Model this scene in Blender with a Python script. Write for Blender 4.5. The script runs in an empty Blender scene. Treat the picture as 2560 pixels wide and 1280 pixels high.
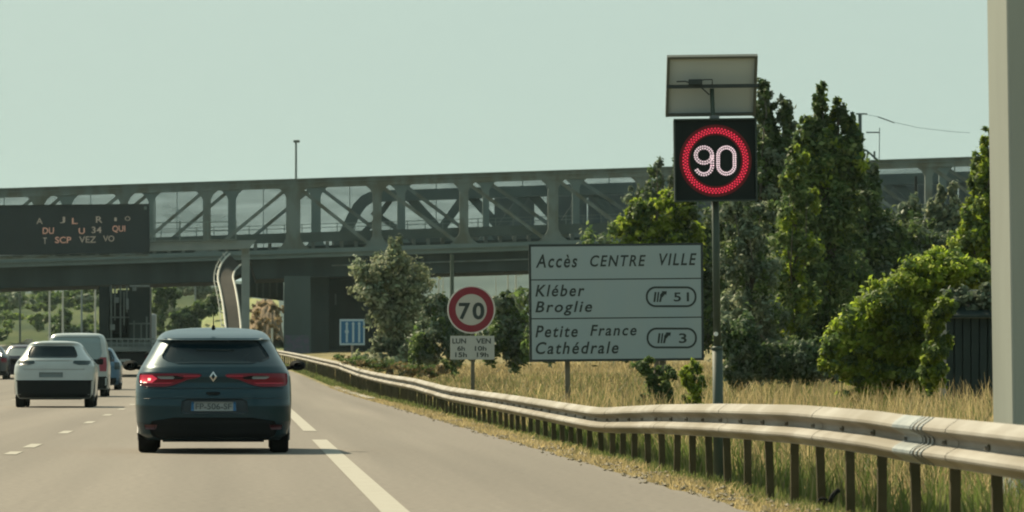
import bpy, bmesh, math, random
import numpy as np
from mathutils import Vector, Matrix, Euler
random.seed(7)
rng = np.random.default_rng(11)
SC = bpy.context.scene
C = SC.collection

# ------------------------------------------------------------------ camera, world, sun
F = 13800.0            # focal length in pixels of the 2560 px wide frame
VX, VY = 593.0, 904.0  # vanishing point of the road
CH = 1.05              # eye height
cam = bpy.data.cameras.new("camera"); cam_o = bpy.data.objects.new("camera", cam); C.objects.link(cam_o)
cam.sensor_fit = 'HORIZONTAL'; cam.sensor_width = 36.0; cam.lens = F / 2560.0 * 36.0
cam.shift_x = (1280 - VX) / 2560.0; cam.shift_y = (VY - 640) / 2560.0
cam.clip_start = 1.0; cam.clip_end = 9000
cam_o.location = (0, 0, CH); cam_o.rotation_euler = (math.radians(90), 0, 0)
cam.dof.use_dof = True; cam.dof.focus_distance = 75.0; cam.dof.aperture_fstop = 11.0
SC.camera = cam_o

sun_vec = Vector((-0.70, 0.85, 1.0)).normalized()     # towards the sun
elev = math.asin(sun_vec.z); azim = math.atan2(sun_vec.x, sun_vec.y)
world = bpy.data.worlds.new("World"); SC.world = world; world.use_nodes = True
wn = world.node_tree.nodes; wl = world.node_tree.links; wn.clear()
sky = wn.new('ShaderNodeTexSky'); sky.sky_type = 'NISHITA'; sky.sun_disc = False
sky.sun_elevation = elev; sky.sun_rotation = azim; sky.dust_density = 4.0; sky.air_density = 1.2
wmix = wn.new('ShaderNodeMix'); wmix.data_type = 'RGBA'; wmix.inputs[0].default_value = 0.8
wl.new(sky.outputs[0], wmix.inputs[6]); wmix.inputs[7].default_value = (5.0, 6.65, 6.2, 1)
bg = wn.new('ShaderNodeBackground'); bg.inputs[1].default_value = 0.0575
wo = wn.new('ShaderNodeOutputWorld')
wl.new(wmix.outputs[2], bg.inputs[0]); wl.new(bg.outputs[0], wo.inputs[0])
sl = bpy.data.lights.new("sun", 'SUN'); sl.energy = 5.0; sl.angle = math.radians(1.2); sl.color = (1.0, 0.86, 0.60)
so = bpy.data.objects.new("sun", sl); C.objects.link(so); so.location = (-60, 60, 90)
so.rotation_euler = sun_vec.to_track_quat('Z', 'Y').to_euler()
SC.view_settings.view_transform = 'Standard'; SC.view_settings.look = 'None'
SC.view_settings.exposure = 0.8; SC.view_settings.gamma = 1.0; SC.view_settings.use_curve_mapping = False
SC.cycles.max_bounces = 6; SC.cycles.transparent_max_bounces = 12
SC.cycles.pixel_filter_type = 'BLACKMAN_HARRIS'; SC.cycles.filter_width = 2.0

# ------------------------------------------------------------------ geometry of the place
def bend(Y):                      # the motorway swings gently to the left far ahead
    return -4.0e-5 * max(0.0, Y - 120.0) ** 2
def gz(Y):                        # and climbs a little
    if Y < 150: return 0.0
    if Y < 222.2: return 4.5e-5 * (Y - 150) ** 2
    a = 4.5e-5 * 72.2 ** 2
    if Y < 650: return a + 0.0065 * (Y - 222.2)
    return a + 0.0065 * 427.8
def P(px, py, Y):                 # point seen at a pixel of the photograph, at distance Y
    return ((px - VX) * Y / F, Y, CH - (py - VY) * Y / F)

# ------------------------------------------------------------------ materials
MATS = {}
def mat(name, col, rough=0.7, metal=0.0, spec=0.4, coat=0.0, emit=None, estr=0.0):
    if name in MATS: return MATS[name]
    m = bpy.data.materials.new(name); m.use_nodes = True
    b = m.node_tree.nodes['Principled BSDF']
    b.inputs['Base Color'].default_value = (*col, 1); b.inputs['Roughness'].default_value = rough
    b.inputs['Metallic'].default_value = metal; b.inputs['Specular IOR Level'].default_value = spec
    b.inputs['Coat Weight'].default_value = coat; b.inputs['Coat Roughness'].default_value = 0.08
    if emit: b.inputs['Emission Color'].default_value = (*emit, 1); b.inputs['Emission Strength'].default_value = estr
    MATS[name] = m; return m
def noisy(name, c1, c2, scale=3.0, rough=0.8, metal=0.0, spec=0.3, stretch=(1, 1, 1), bump=0.0, detail=6, lo=0.35, hi=0.65, c3=None, scale3=0.3):
    m = mat(name, c1, rough, metal, spec); nt = m.node_tree; n = nt.nodes; l = nt.links
    b = n['Principled BSDF']
    tc = n.new('ShaderNodeTexCoord'); mp = n.new('ShaderNodeMapping'); mp.inputs['Scale'].default_value = stretch
    nz = n.new('ShaderNodeTexNoise'); nz.inputs['Scale'].default_value = scale; nz.inputs['Detail'].default_value = detail
    rp = n.new('ShaderNodeValToRGB'); rp.color_ramp.elements[0].position = lo; rp.color_ramp.elements[1].position = hi
    rp.color_ramp.elements[0].color = (*c1, 1); rp.color_ramp.elements[1].color = (*c2, 1)
    l.new(tc.outputs['Object'], mp.inputs[0]); l.new(mp.outputs[0], nz.inputs[0]); l.new(nz.outputs[0], rp.inputs[0])
    out = rp.outputs[0]
    if c3:
        n3 = n.new('ShaderNodeTexNoise'); n3.inputs['Scale'].default_value = scale3; n3.inputs['Detail'].default_value = 3
        l.new(mp.outputs[0], n3.inputs[0])
        r3 = n.new('ShaderNodeValToRGB'); r3.color_ramp.elements[0].position = 0.42; r3.color_ramp.elements[1].position = 0.62
        l.new(n3.outputs[0], r3.inputs[0])
        mx = n.new('ShaderNodeMix'); mx.data_type = 'RGBA'; l.new(r3.outputs[0], mx.inputs[0]); l.new(out, mx.inputs[6])
        mx.inputs[7].default_value = (*c3, 1); out = mx.outputs[2]
    l.new(out, b.inputs['Base Color'])
    if bump:
        bp = n.new('ShaderNodeBump'); bp.inputs['Strength'].default_value = bump; bp.inputs['Distance'].default_value = 0.02
        l.new(nz.outputs[0], bp.inputs['Height']); l.new(bp.outputs[0], b.inputs['Normal'])
    return m
def leafmat(name, cols, rough=0.6, transl=0.35, ns=0.9, lo=0.65, hi=1.3):
    m = bpy.data.materials.new(name); m.use_nodes = True; nt = m.node_tree; n = nt.nodes; l = nt.links
    b = n['Principled BSDF']; b.inputs['Roughness'].default_value = rough; b.inputs['Specular IOR Level'].default_value = 0.25
    g = n.new('ShaderNodeNewGeometry'); rp = n.new('ShaderNodeValToRGB')
    el = rp.color_ramp.elements
    while len(el) < len(cols): el.new(0.5)
    for i, c in enumerate(cols):
        el[i].position = i / max(1, len(cols) - 1); el[i].color = (*c, 1)
    l.new(g.outputs['Random Per Island'], rp.inputs[0])
    tc = n.new('ShaderNodeTexCoord'); nz = n.new('ShaderNodeTexNoise'); nz.inputs['Scale'].default_value = ns; nz.inputs['Detail'].default_value = 3
    l.new(tc.outputs['Object'], nz.inputs[0])
    mr = n.new('ShaderNodeMapRange'); mr.inputs[1].default_value = 0.35; mr.inputs[2].default_value = 0.65; mr.inputs[3].default_value = lo; mr.inputs[4].default_value = hi
    l.new(nz.outputs[0], mr.inputs[0])
    mx = n.new('ShaderNodeVectorMath'); mx.operation = 'SCALE'; l.new(rp.outputs[0], mx.inputs[0]); l.new(mr.outputs[0], mx.inputs['Scale'])
    l.new(mx.outputs[0], b.inputs['Base Color'])
    t = n.new('ShaderNodeBsdfTranslucent'); l.new(mx.outputs[0], t.inputs[0])
    ms = n.new('ShaderNodeMixShader'); ms.inputs[0].default_value = transl
    l.new(b.outputs[0], ms.inputs[1]); l.new(t.outputs[0], ms.inputs[2]); l.new(ms.outputs[0], n['Material Output'].inputs[0])
    return m

# ------------------------------------------------------------------ mesh helpers
def tag(o, label=None, cat=None, group=None, kind=None):
    if label: o['label'] = label
    if cat: o['category'] = cat
    if group: o['group'] = group
    if kind: o['kind'] = kind
    return o
def thing(name, label, cat, loc=(0, 0, 0), group=None, rot=(0, 0, 0)):
    o = bpy.data.objects.new(name, None); C.objects.link(o); o.location = loc; o.rotation_euler = rot
    o.empty_display_size = 0.3
    return tag(o, label, cat, group)
class MB:
    def __init__(s): s.v = []; s.f = []
    def add(s, vs, fs):
        k = len(s.v); s.v += [tuple(v) for v in vs]; s.f += [tuple(i + k for i in f) for f in fs]; return s
    def box(s, x0, x1, y0, y1, z0, z1, M=None):
        vs = [Vector(p) for p in ((x0,y0,z0),(x1,y0,z0),(x1,y1,z0),(x0,y1,z0),(x0,y0,z1),(x1,y0,z1),(x1,y1,z1),(x0,y1,z1))]
        if M is not None: vs = [M @ v for v in vs]
        return s.add(vs, [(0,3,2,1),(4,5,6,7),(0,1,5,4),(1,2,6,5),(2,3,7,6),(3,0,4,7)])
    def cyl(s, p0, p1, r0, r1=None, n=10, caps=True):
        r1 = r0 if r1 is None else r1
        p0 = Vector(p0); p1 = Vector(p1); d = (p1 - p0).normalized()
        a = d.orthogonal().normalized(); b = d.cross(a)
        vs = []
        for p, r in ((p0, r0), (p1, r1)):
            for i in range(n):
                t = 2 * math.pi * i / n; vs.append(p + a * (r * math.cos(t)) + b * (r * math.sin(t)))
        fs = [(i, (i + 1) % n, n + (i + 1) % n, n + i) for i in range(n)]
        if caps: fs += [tuple(range(n - 1, -1, -1)), tuple(range(n, 2 * n))]
        return s.add(vs, fs)
    def tube(s, pts, r, n=8, r1=None):
        pts = [Vector(p) for p in pts]; N = len(pts); vs = []
        ref = None
        for i, p in enumerate(pts):
            d = (pts[min(N - 1, i + 1)] - pts[max(0, i - 1)]).normalized()
            if ref is None: ref = d.orthogonal().normalized()
            a = (ref - d * ref.dot(d)).normalized(); ref = a; b = d.cross(a)
            rr = r if r1 is None else r + (r1 - r) * i / (N - 1)
            for k in range(n):
                t = 2 * math.pi * k / n; vs.append(p + a * (rr * math.cos(t)) + b * (rr * math.sin(t)))
        fs = []
        for i in range(N - 1):
            for k in range(n):
                fs.append((i*n+k, i*n+(k+1)%n, (i+1)*n+(k+1)%n, (i+1)*n+k))
        fs += [tuple(range(n - 1, -1, -1)), tuple(range((N - 1) * n, N * n))]
        return s.add(vs, fs)
    def prism(s, poly, y0, y1):            # poly in (x, z), extruded along y
        n = len(poly); vs = [(x, y0, z) for x, z in poly] + [(x, y1, z) for x, z in poly]
        fs = [tuple(range(n)), tuple(range(2 * n - 1, n - 1, -1))] + [(i, n + i, n + (i + 1) % n, (i + 1) % n) for i in range(n)]
        return s.add(vs, fs)
    def build(s, name, m, parent=None, smooth=False, world=True, bevel=0.0):
        off = Vector((0, 0, 0))
        if parent is not None and world:
            off = Vector(parent.location)
            if parent.parent is not None: off = off + Vector(parent.parent.location)
        me = bpy.data.meshes.new(name)
        me.from_pydata([tuple(Vector(v) - off) for v in s.v], [], s.f); me.update()
        if smooth:
            me.shade_smooth()
        me.materials.append(m)
        o = bpy.data.objects.new(name, me); C.objects.link(o)
        if parent is not None: o.parent = parent
        if bevel:
            md = o.modifiers.new('bevel', 'BEVEL'); md.width = bevel; md.segments = 2; md.limit_method = 'ANGLE'
        return o
def fast_mesh(name, verts, faces_flat, nper, m, parent=None):
    me = bpy.data.meshes.new(name); nf = len(faces_flat) // nper
    me.vertices.add(len(verts)); me.vertices.foreach_set('co', verts.astype(np.float32).ravel())
    me.loops.add(len(faces_flat)); me.loops.foreach_set('vertex_index', faces_flat.astype(np.int32))
    me.polygons.add(nf); me.polygons.foreach_set('loop_start', np.arange(0, nf * nper, nper, dtype=np.int32))
    me.update(calc_edges=True); me.materials.append(m)
    o = bpy.data.objects.new(name, me); C.objects.link(o)
    if parent is not None: o.parent = parent
    return o
def text_part(name, s, x0, x1, z0, z1, y, m, parent, shear=0.0, keep=False, fit=True, bold=0.0, space=1.0):
    """flat lettering filling the box x0..x1, z0..z1 (local to parent), facing the camera"""
    cu = bpy.data.curves.new(name, 'FONT'); cu.body = s; cu.shear = shear; cu.space_character = space; cu.offset = bold; cu.extrude = 0.0; cu.resolution_u = 4
    o = bpy.data.objects.new(name, cu); C.objects.link(o)
    dg = bpy.context.evaluated_depsgraph_get()
    me = bpy.data.meshes.new_from_object(o.evaluated_get(dg)); bpy.data.objects.remove(o)
    n = len(me.vertices); co = np.zeros(n * 3, np.float32); me.vertices.foreach_get('co', co); co = co.reshape(-1, 3)
    mn = co.min(0); mx = co.max(0)
    sx = (x1 - x0) / (mx[0] - mn[0]); sz = (z1 - z0) / (mx[1] - mn[1])
    out = np.zeros_like(co); out[:, 0] = x0 + (co[:, 0] - mn[0]) * sx; out[:, 2] = z0 + (co[:, 1] - mn[1]) * sz; out[:, 1] = y
    me.vertices.foreach_set('co', out.ravel()); me.update(); me.materials.clear(); me.materials.append(m)
    t = bpy.data.objects.new(name, me); C.objects.link(t); t.parent = parent
    return t

# ------------------------------------------------------------------ shared materials
M_road = noisy('worn_asphalt', (0.142, 0.126, 0.106), (0.162, 0.142, 0.121), 0.35, 0.85, 0, 0.25, (1, 0.08, 1), 0, 5, 0.3, 0.7)
nt = M_road.node_tree     # fine aggregate and long tyre-worn bands
_n = nt.nodes; _l = nt.links; _b = _n['Principled BSDF']
_tc = _n.new('ShaderNodeTexCoord'); _mp = _n.new('ShaderNodeMapping'); _mp.inputs['Scale'].default_value = (0.9, 0.012, 1)
_nz = _n.new('ShaderNodeTexNoise'); _nz.inputs['Scale'].default_value = 1.0; _nz.inputs['Detail'].default_value = 4
_l.new(_tc.outputs['Object'], _mp.inputs[0]); _l.new(_mp.outputs[0], _nz.inputs[0])
_mr = _n.new('ShaderNodeMapRange'); _mr.inputs[1].default_value = 0.3; _mr.inputs[2].default_value = 0.7; _mr.inputs[3].default_value = 0.76; _mr.inputs[4].default_value = 1.1
_l.new(_nz.outputs[0], _mr.inputs[0])
_sp = _n.new('ShaderNodeTexNoise'); _sp.inputs['Scale'].default_value = 14; _sp.inputs['Detail'].default_value = 2
_l.new(_tc.outputs['Object'], _sp.inputs[0])
_ms = _n.new('ShaderNodeMapRange'); _ms.inputs[1].default_value = 0.3; _ms.inputs[2].default_value = 0.7; _ms.inputs[3].default_value = 0.8; _ms.inputs[4].default_value = 1.2
_l.new(_sp.outputs[0], _ms.inputs[0])
_mm = _n.new('ShaderNodeMath'); _mm.operation = 'MULTIPLY'; _l.new(_mr.outputs[0], _mm.inputs[0]); _l.new(_ms.outputs[0], _mm.inputs[1])
_vm = _n.new('ShaderNodeVectorMath'); _vm.operation = 'SCALE'
_src = _b.inputs['Base Color'].links[0].from_socket
_l.new(_src, _vm.inputs[0]); _l.new(_mm.outputs[0], _vm.inputs['Scale']); _l.new(_vm.outputs[0], _b.inputs['Base Color'])
M_paint = noisy('worn_road_paint', (0.29, 0.275, 0.235), (0.24, 0.225, 0.19), 5, 0.8, lo=0.45, hi=0.8)
M_ground = noisy('verge_soil_and_dry_grass', (0.17, 0.135, 0.065), (0.09, 0.10, 0.035), 1.2, 0.95, 0, 0.1, (1, .35, 1), 0.3, 7, 0.35, 0.65, (0.22, 0.18, 0.09), 0.6)
M_field = noisy('far_meadow', (0.03, 0.052, 0.016), (0.075, 0.09, 0.032), 0.06, 0.95, 0, 0.1, (1, 1, 3), 0, 6, 0.35, 0.65, (0.02, 0.04, 0.015), 0.05)
M_hill = noisy('far_hill', (0.030, 0.052, 0.052), (0.05, 0.075, 0.072), 0.01, 0.95, 0, 0.1, (1, 1, 3))
M_galv = noisy('galvanised_steel', (0.25, 0.24, 0.215), (0.165, 0.15, 0.125), 2.2, 0.7, 0.1, 0.25, (1, .5, 2.5), .25, 10, .40, .70, (.155,.14,.11), .7)
M_galvnew = noisy('newer_galvanised_steel', (0.11, 0.13, 0.135), (0.16, 0.18, 0.18), 4, 0.5, 0.3, 0.4)
M_postm = noisy('dark_brown_steel', (0.045, 0.042, 0.022), (0.07, 0.06, 0.035), 3, 0.9, 0, 0.1)  # dark brown steel, much darker than the galvanised rail
M_bridge = noisy('grey_green_bridge_paint', (0.105, 0.138, 0.138), (0.13, 0.165, 0.162), 0.5, 0.75, 0, 0.3, (1, 1, .5), 0, 6, .35, .65, (.085,.095,.075), .8)
M_bridgel = noisy('lighter_bridge_tone', (0.105, 0.145, 0.142), (0.13, 0.17, 0.165), 0.6, 0.75, 0, 0.3)  # slightly lighter than the grey-green tone, without its darker patches
M_bridged = noisy('dark_steel_bridge', (0.040, 0.060, 0.060), (0.055, 0.08, 0.078), 0.4, 0.75)
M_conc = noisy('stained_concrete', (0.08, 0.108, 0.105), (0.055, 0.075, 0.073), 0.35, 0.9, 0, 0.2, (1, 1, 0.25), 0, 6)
M_concd = noisy('dark_concrete', (0.036, 0.052, 0.052), (0.022, 0.033, 0.033), 0.5, 0.9, 0, 0.15, (1, 1, 0.2))  # concrete in a darker tone than the stained one
M_signback = mat('black_sign_edge', (0.02, 0.03, 0.03), 0.6)
M_signface = noisy('aged_white_sign_sheet', (0.25, 0.32, 0.345), (0.275, 0.33, 0.34), 1.2, 0.6, 0, 0.3, (1, 1, .3))
M_ink = mat('black_sign_ink', (0.018, 0.028, 0.028), 0.6)
M_red = mat('traffic_sign_red', (0.17, 0.008, 0.022), 0.5)
M_blue = mat('traffic_sign_blue', (0.015, 0.10, 0.22), 0.5)
M_steelpole = noisy('brown_painted_pole', (0.085, 0.08, 0.055), (0.12, 0.11, 0.08), 4, 0.7)
M_greenpole = noisy('dark_green_pole', (0.035, 0.055, 0.045), (0.05, 0.07, 0.055), 3, 0.6)
M_black = mat('black_housing', (0.006, 0.012, 0.012), 0.6, spec=0.2)
M_blacks = mat('black_rubber', (0.010, 0.011, 0.011), 0.9, spec=0.1)
# ------------------------------------------------------------------ ground, road, markings
def lat(s):
    xs = [-900, -60, -30, -14, 3.4, 3.8, 4.3, 5.0, 6.5, 12, 30, 80, 900]
    zs = [3.0, 0.6, 0.1, -0.05, -0.05, -0.03, -0.10, -0.14, -0.12, 0.10, 0.25, 0.6, 3.0]
    return float(np.interp(s, xs, zs))
Ys = list(np.concatenate([[-80, 0, 20], np.arange(30, 160, 5), np.arange(160, 460, 10), np.arange(460, 700, 20), [760, 900, 1200, 2000, 3500, 6000]]))
Ss = [-3000, -900, -300, -60, -30, -20, -14, -8, -2, 3.4, 3.6, 3.8, 4.3, 5.0, 5.7, 6.5, 9, 12, 20, 30, 50, 80, 300, 900, 3000]
g = MB(); vs = []
for Y in Ys:
    for s_ in Ss: vs.append((s_ + bend(min(Y, 700)), Y, gz(Y) + lat(s_)))
W_ = len(Ss)
g.add(vs, [(j*W_+i, j*W_+i+1, (j+1)*W_+i+1, (j+1)*W_+i) for j in range(len(Ys)-1) for i in range(W_-1)])
tag(g.build('ground', M_ground, smooth=True), kind='structure')
def strip(mb, s0, s1, Y0, Y1, dz, step=4.0, edge=None):
    n = max(1, int(math.ceil((Y1 - Y0) / step))); vs = []
    for i in range(n + 1):
        Y = Y0 + (Y1 - Y0) * i / n
        a, b = s0, s1
        if edge: b = s1 + edge(Y)
        vs += [(a + bend(Y), Y, gz(Y) + dz), (b + bend(Y), Y, gz(Y) + dz)]
    mb.add(vs, [(2*i, 2*i+1, 2*i+3, 2*i+2) for i in range(n)])
rd = MB()
strip(rd, -13.0, 3.62, -70, 700, 0.0, 1.5, lambda Y: 0.05*math.sin(Y*0.9)+0.04*math.sin(Y*2.3+1)+0.025*math.sin(Y*5.1))
tag(rd.build('road', M_road), kind='structure')
op = MB(); strip(op, -28, -16.0, -70, 700, 0.0); tag(op.build('opposite_road', M_road), kind='structure')
def marking(s0, s1, Y0, Y1, label):
    b = MB(); strip(b, s0, s1, Y0, Y1, 0.005, 2.0); return b.build('lane_marking', M_paint)
road_o = bpy.data.objects['road']
for (a, b_) in ((-17, 22), (34.5, 74.0), (83.2, 122), (135, 174), (187, 226), (239, 278), (291, 330), (343, 382), (395, 434)):
    marking(1.0, 1.2, a, b_, '').parent = road_o
for k in range(34):
    Y0 = 67.2 + 13.2 * k
    o = marking(-2.62, -2.47, Y0, Y0 + 3.0, ''); o.parent = road_o
o = marking(-2.64, -2.49, 62.2, 64.2, ''); o.parent = road_o
for k in range(30):
    Y0 = 110.2 + 13.2 * k
    o = marking(-6.12, -5.97, Y0, Y0 + 3.0, ''); o.parent = road_o
o = marking(-9.7, -9.5, -60, 640, ''); o.parent = road_o
gut = MB(); 
for i in range(12):
    Y0 = 152 + i * 4.0; s0 = 3.64
    gut.box(s0 + bend(Y0), s0 + 0.22 + bend(Y0), Y0 + 0.03, Y0 + 3.97, gz(Y0) - .04, gz(Y0) + .05)
tag(gut.build('edge_kerb', M_paint), kind='structure')

# ------------------------------------------------------------------ W-beam guardrail
RT = [(2900,1095),(2560,1063),(2400,1048),(2260,1037),(2200,1028),(2000,1012),(1800,1009),(1650,1011),(1560,1016),(1500,1019),(1400,1005),(1300,990),(1200,977),
      (1130,968),(1075,956),(1040,946),(900,922),(850,905),(800,895),(762,887),(730,881),(706,877)]
def rail_Y(px):
    lo, hi = 5.0, 420.0
    for _ in range(60):
        m = (lo + hi) / 2
        if VX + (4.45 + bend(m)) * F / m > px: lo = m
        else: hi = m
    return lo
_ry = []; _rz = []
for px, py in RT:
    Y = rail_Y(px); _ry.append(Y); _rz.append(CH - (py - VY) * Y / F - gz(Y))
_ry.append(430); _rz.append(0.72)
def rail_top(Y):
    q = [float(np.interp(Y + d, _ry, _rz)) for d in (-.045*Y*.5, -.02*Y*.5, 0, .02*Y*.5, .045*Y*.5)]
    return (q[0] + 2*q[1] + 3*q[2] + 2*q[3] + q[4]) / 9 + gz(Y) 
def rail_x(Y):
    return 4.45 + bend(Y) + 0.008*math.sin(Y*0.35) + (0.035*math.exp(-((Y-67)/2.5)**2)) + 0.03*math.exp(-((Y-125)/3)**2)
PROF = [(0.0,.310),(.010,.303),(.062,.268),(.080,.248),(.084,.230),(.076,.218),(.010,.186),(.000,.172),(.000,.144),(.010,.134),(.062,.106),(.080,.088),(.084,.070),(.076,.056),(.010,.014),(0,0)]
PROF2 = PROF + [(o - .006, z) for o, z in reversed(PROF)]
guard = thing('guardrail', 'long galvanised steel crash barrier on thin posts running along the right shoulder', 'guardrail', (4.45, 34, 0))
def rail_mesh(Y0, Y1, proud=0.0, step=0.5):
    n = max(2, int(round((Y1 - Y0) / step))); vs = []; K = len(PROF2)
    for i in range(n + 1):
        Y = Y0 + (Y1 - Y0) * i / n; x = rail_x(Y); zt = rail_top(Y)
        for o, z in PROF2: vs.append((x - o - proud, Y, zt - .310 + z))
    fs = [(i*K+k, i*K+(k+1)%K, (i+1)*K+(k+1)%K, (i+1)*K+k) for i in range(n) for k in range(K)]
    fs += [tuple(range(K)), tuple(range((n+1)*K-1, n*K-1, -1))]
    return MB().add(vs, fs)
Y = 22.0; i = 0
while Y < 425:
    L = 4.0 if Y < 250 else 12.0
    if not (35.9 < Y < 36.1): pass
    rail_mesh(Y, Y + L + 0.30, 0.004 * (i % 2), 0.5 if Y < 160 else 2.0).build('rail_section', M_galv, guard, smooth=False)
    Y += L; i += 1
# the newer patch plate with its bolts, seen at the right of the picture
rail_mesh(35.75, 36.75, 0.012, 0.25).build('splice_plate', M_galvnew, guard)
for k in range(3):
    Yb = 35.6 - k * 0.22
    rail_mesh(Yb, Yb + 0.09, 0.0135, 0.045).build('splice_rib', M_galvnew, guard)
post_me = None
def post_mb(x, Y, h0, h1, lean):
    b = MB(); M = Matrix.Translation((x, Y, 0)) @ Matrix.Rotation(lean, 4, 'Y') @ Matrix.Rotation(lean*0.4, 4, 'X')
    b.box(-.032, .032, -.003, .003, h0, h1, M)                      # C-section web and flanges
    b.box(-.032, -.026, .0031, .06, h0, h1, M); b.box(.026, .032, .0031, .06, h0, h1, M)
    return b
Y = 30.6; n = 0
while Y < 424:
    x = rail_x(Y) + 0.055; zt = rail_top(Y) - .04
    post_mb(x, Y, gz(Y) - .3, zt, random.uniform(-.03, .03)).build('post', M_postm, guard)
    if Y < 120:
        b = MB(); b.box(rail_x(Y) - 0.005, rail_x(Y) + .006 + .02, Y - .05, Y + .06, zt - .22, zt - .02); b.build('spacer', M_postm, guard)
        for dz in (-.155,):
            c = MB(); c.cyl((rail_x(Y) - .004, Y, rail_top(Y) + dz), (rail_x(Y) - .03, Y, rail_top(Y) + dz), .012, n=6); c.build('bolt', M_galv, guard)
    Y += 2.0 if Y < 300 else 4.0

# ------------------------------------------------------------------ electronic speed sign on a pole with a solar panel
YS = 54.0
k_ = YS / F
def tiltM(px, py, Y, ang):   # small lean as in the photograph
    p = P(px, py, Y); return p
base = P(1797, VY + CH * F / YS, YS)
es = thing('electronic_speed_sign', 'tall pole with a black electronic board showing a glowing red ring and 90', 'speed sign', (base[0], YS, 0.03), rot=(0, math.radians(-0.75), 0))
bx_, by_ = base[0], YS
def SL(px, py): # local coordinates on the sign plane (lean undone)
    x, _, z = P(px, py, YS); x -= bx_; z -= 0.03
    a = math.radians(0.75); return (x * math.cos(a) + z * math.sin(a), -x * math.sin(a) + z * math.cos(a))
pm = MB()
pm.cyl((0, 0, -.3), (0, 0, 1.14), .053, .051, 16); pm.cyl((0, 0, 1.14), (0, 0, 1.17), .058, .045, 16); pm.cyl((0, 0, 1.17), (0, 0, 3.0), .036, .036, 14); pm.cyl((0, 0, 3.0), (-.02, 0, 3.69), .022, .022, 10)
pm.build('pole', M_greenpole, es, True, False)
bp = MB(); bp.box(-.14, .14, -.14, .14, -.19, -.13); bp.build('base_plate', M_galv, es, world=False)
bd = MB(); bd.cyl((-.015, -.036, 1.29), (-.015, -.055, 1.29), .022, .022, 12); bd.build('padlock', mat('white_plastic', (.6,.62,.6)), es, world=False)
cxp, czp = SL(1786, 401)
hb = MB(); W2 = 102.5 * k_; hb.box(cxp - W2, cxp + W2, -.12, .045 - .05, czp - W2, czp + W2)
hb.build('display_housing', M_black, es, world=False, bevel=.012)
vis = MB()   # raised rim of the housing
t = .012
vis.box(cxp - W2 - .004, cxp - W2 + t, -.15, -.121, czp - W2 - .004, czp + W2 + .004); vis.box(cxp + W2 - t, cxp + W2 + .004, -.15, -.121, czp - W2 - .004, czp + W2 + .004)
vis.box(cxp - W2 + t, cxp + W2 - t, -.15, -.121, czp - W2 - .004, czp - W2 + t); vis.box(cxp - W2 + t, cxp + W2 - t, -.15, -.121, czp + W2 - t, czp + W2 + .004)
vis.build('housing_rim', mat('dark_green_metal', (.02, .035, .03), .5), es, world=False)
M_ledr = mat('red_led', (.3, .01, .02), .4, emit=(1.0, 0.035, 0.09), estr=0.50)
M_ledbed = mat('red_led_glow_bed', (.10, .003, .008), .6, emit=(1.0, 0.01, 0.03), estr=0.004)  # red glow around the LEDs, put into colour and faint emission
M_ledw = mat('white_led', (.5, .45, .45), .4, emit=(1.0, 0.72, 0.78), estr=0.42)
def dots(mb, pts, r, y):
    for (x, z) in pts: mb.cyl((x, y, z), (x, y - .006, z), r, r * .8, 8)
def annulus(mb, cx, cz, r0, r1, y, n=64):
    vs = []
    for i in range(n):
        t = 2*math.pi*i/n
        vs += [(cx + r0*math.cos(t), y, cz + r0*math.sin(t)), (cx + r1*math.cos(t), y, cz + r1*math.sin(t))]
    mb.add(vs, [(2*i, 2*i+1, (2*i+3) % (2*n), (2*i+2) % (2*n)) for i in range(n)])
cz2 = czp - 2 * k_
ab = MB(); annulus(ab, cxp, cz2, 64 * k_, 90 * k_, -.1225); ab.build('ring_glow', M_ledbed, es, world=False)
pts = []
N = 60
for i in range(N):
    t = 2*math.pi*i/N
    for j, rr in enumerate((70.5, 75.5, 80.5)):
        tt = t + (0.5 * 2*math.pi/N if j == 1 else 0)
        pts.append((cxp + rr*k_*math.cos(tt), cz2 + rr*k_*math.sin(tt)))
dm = MB(); dots(dm, pts, .0088, -.123); dm.build('red_ring', M_ledr, es, world=False)
def stad(cx, cy, hw, hh, n):   # stadium outline in px
    out = []; per = 4*(hh-hw) + 2*math.pi*hw
    for i in range(n):
        s_ = per*i/n; st = 2*(hh-hw)
        if s_ < st: out.append((cx+hw, cy-(hh-hw)+s_))
        elif s_ < st+math.pi*hw: a = (s_-st)/hw; out.append((cx+hw*math.cos(a), cy+(hh-hw)+hw*math.sin(a)))
        elif s_ < 2*st+math.pi*hw: out.append((cx-hw, cy+(hh-hw)-(s_-st-math.pi*hw)))
        else: a = math.pi+(s_-2*st-math.pi*hw)/hw; out.append((cx+hw*math.cos(a), cy-(hh-hw)+hw*math.sin(a)))
    return out
zero = stad(1813, 402.5, 23, 35.5, 40) + stad(1813, 402.5, 18, 30, 32)
nine = []
for i in range(26):
    a = 2*math.pi*i/26; nine.append((1757+23*math.cos(a), 389+22*math.sin(a)))
for i in range(18):
    a = 2*math.pi*i/18; nine.append((1757+17.5*math.cos(a), 389+16.5*math.sin(a)))
for (r_, q) in ((23.5, 0), (18, 0)):
    for i in range(5): nine.append((1757 + r_, 391 + i*6))
    for i in range(11):
        a = i*math.radians(150)/10; nine.append((1757+r_*math.cos(a), 415+(r_+1)*math.sin(a)))
zl = lambda L: [SL(a, b_) for a, b_ in L]
d0 = MB(); dots(d0, zl(nine), .0090, -.123); d0.build('digit_nine', M_ledw, es, world=False)
d0 = MB(); dots(d0, zl(zero), .0090, -.123); d0.build('digit_zero', M_ledw, es, world=False)
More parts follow.
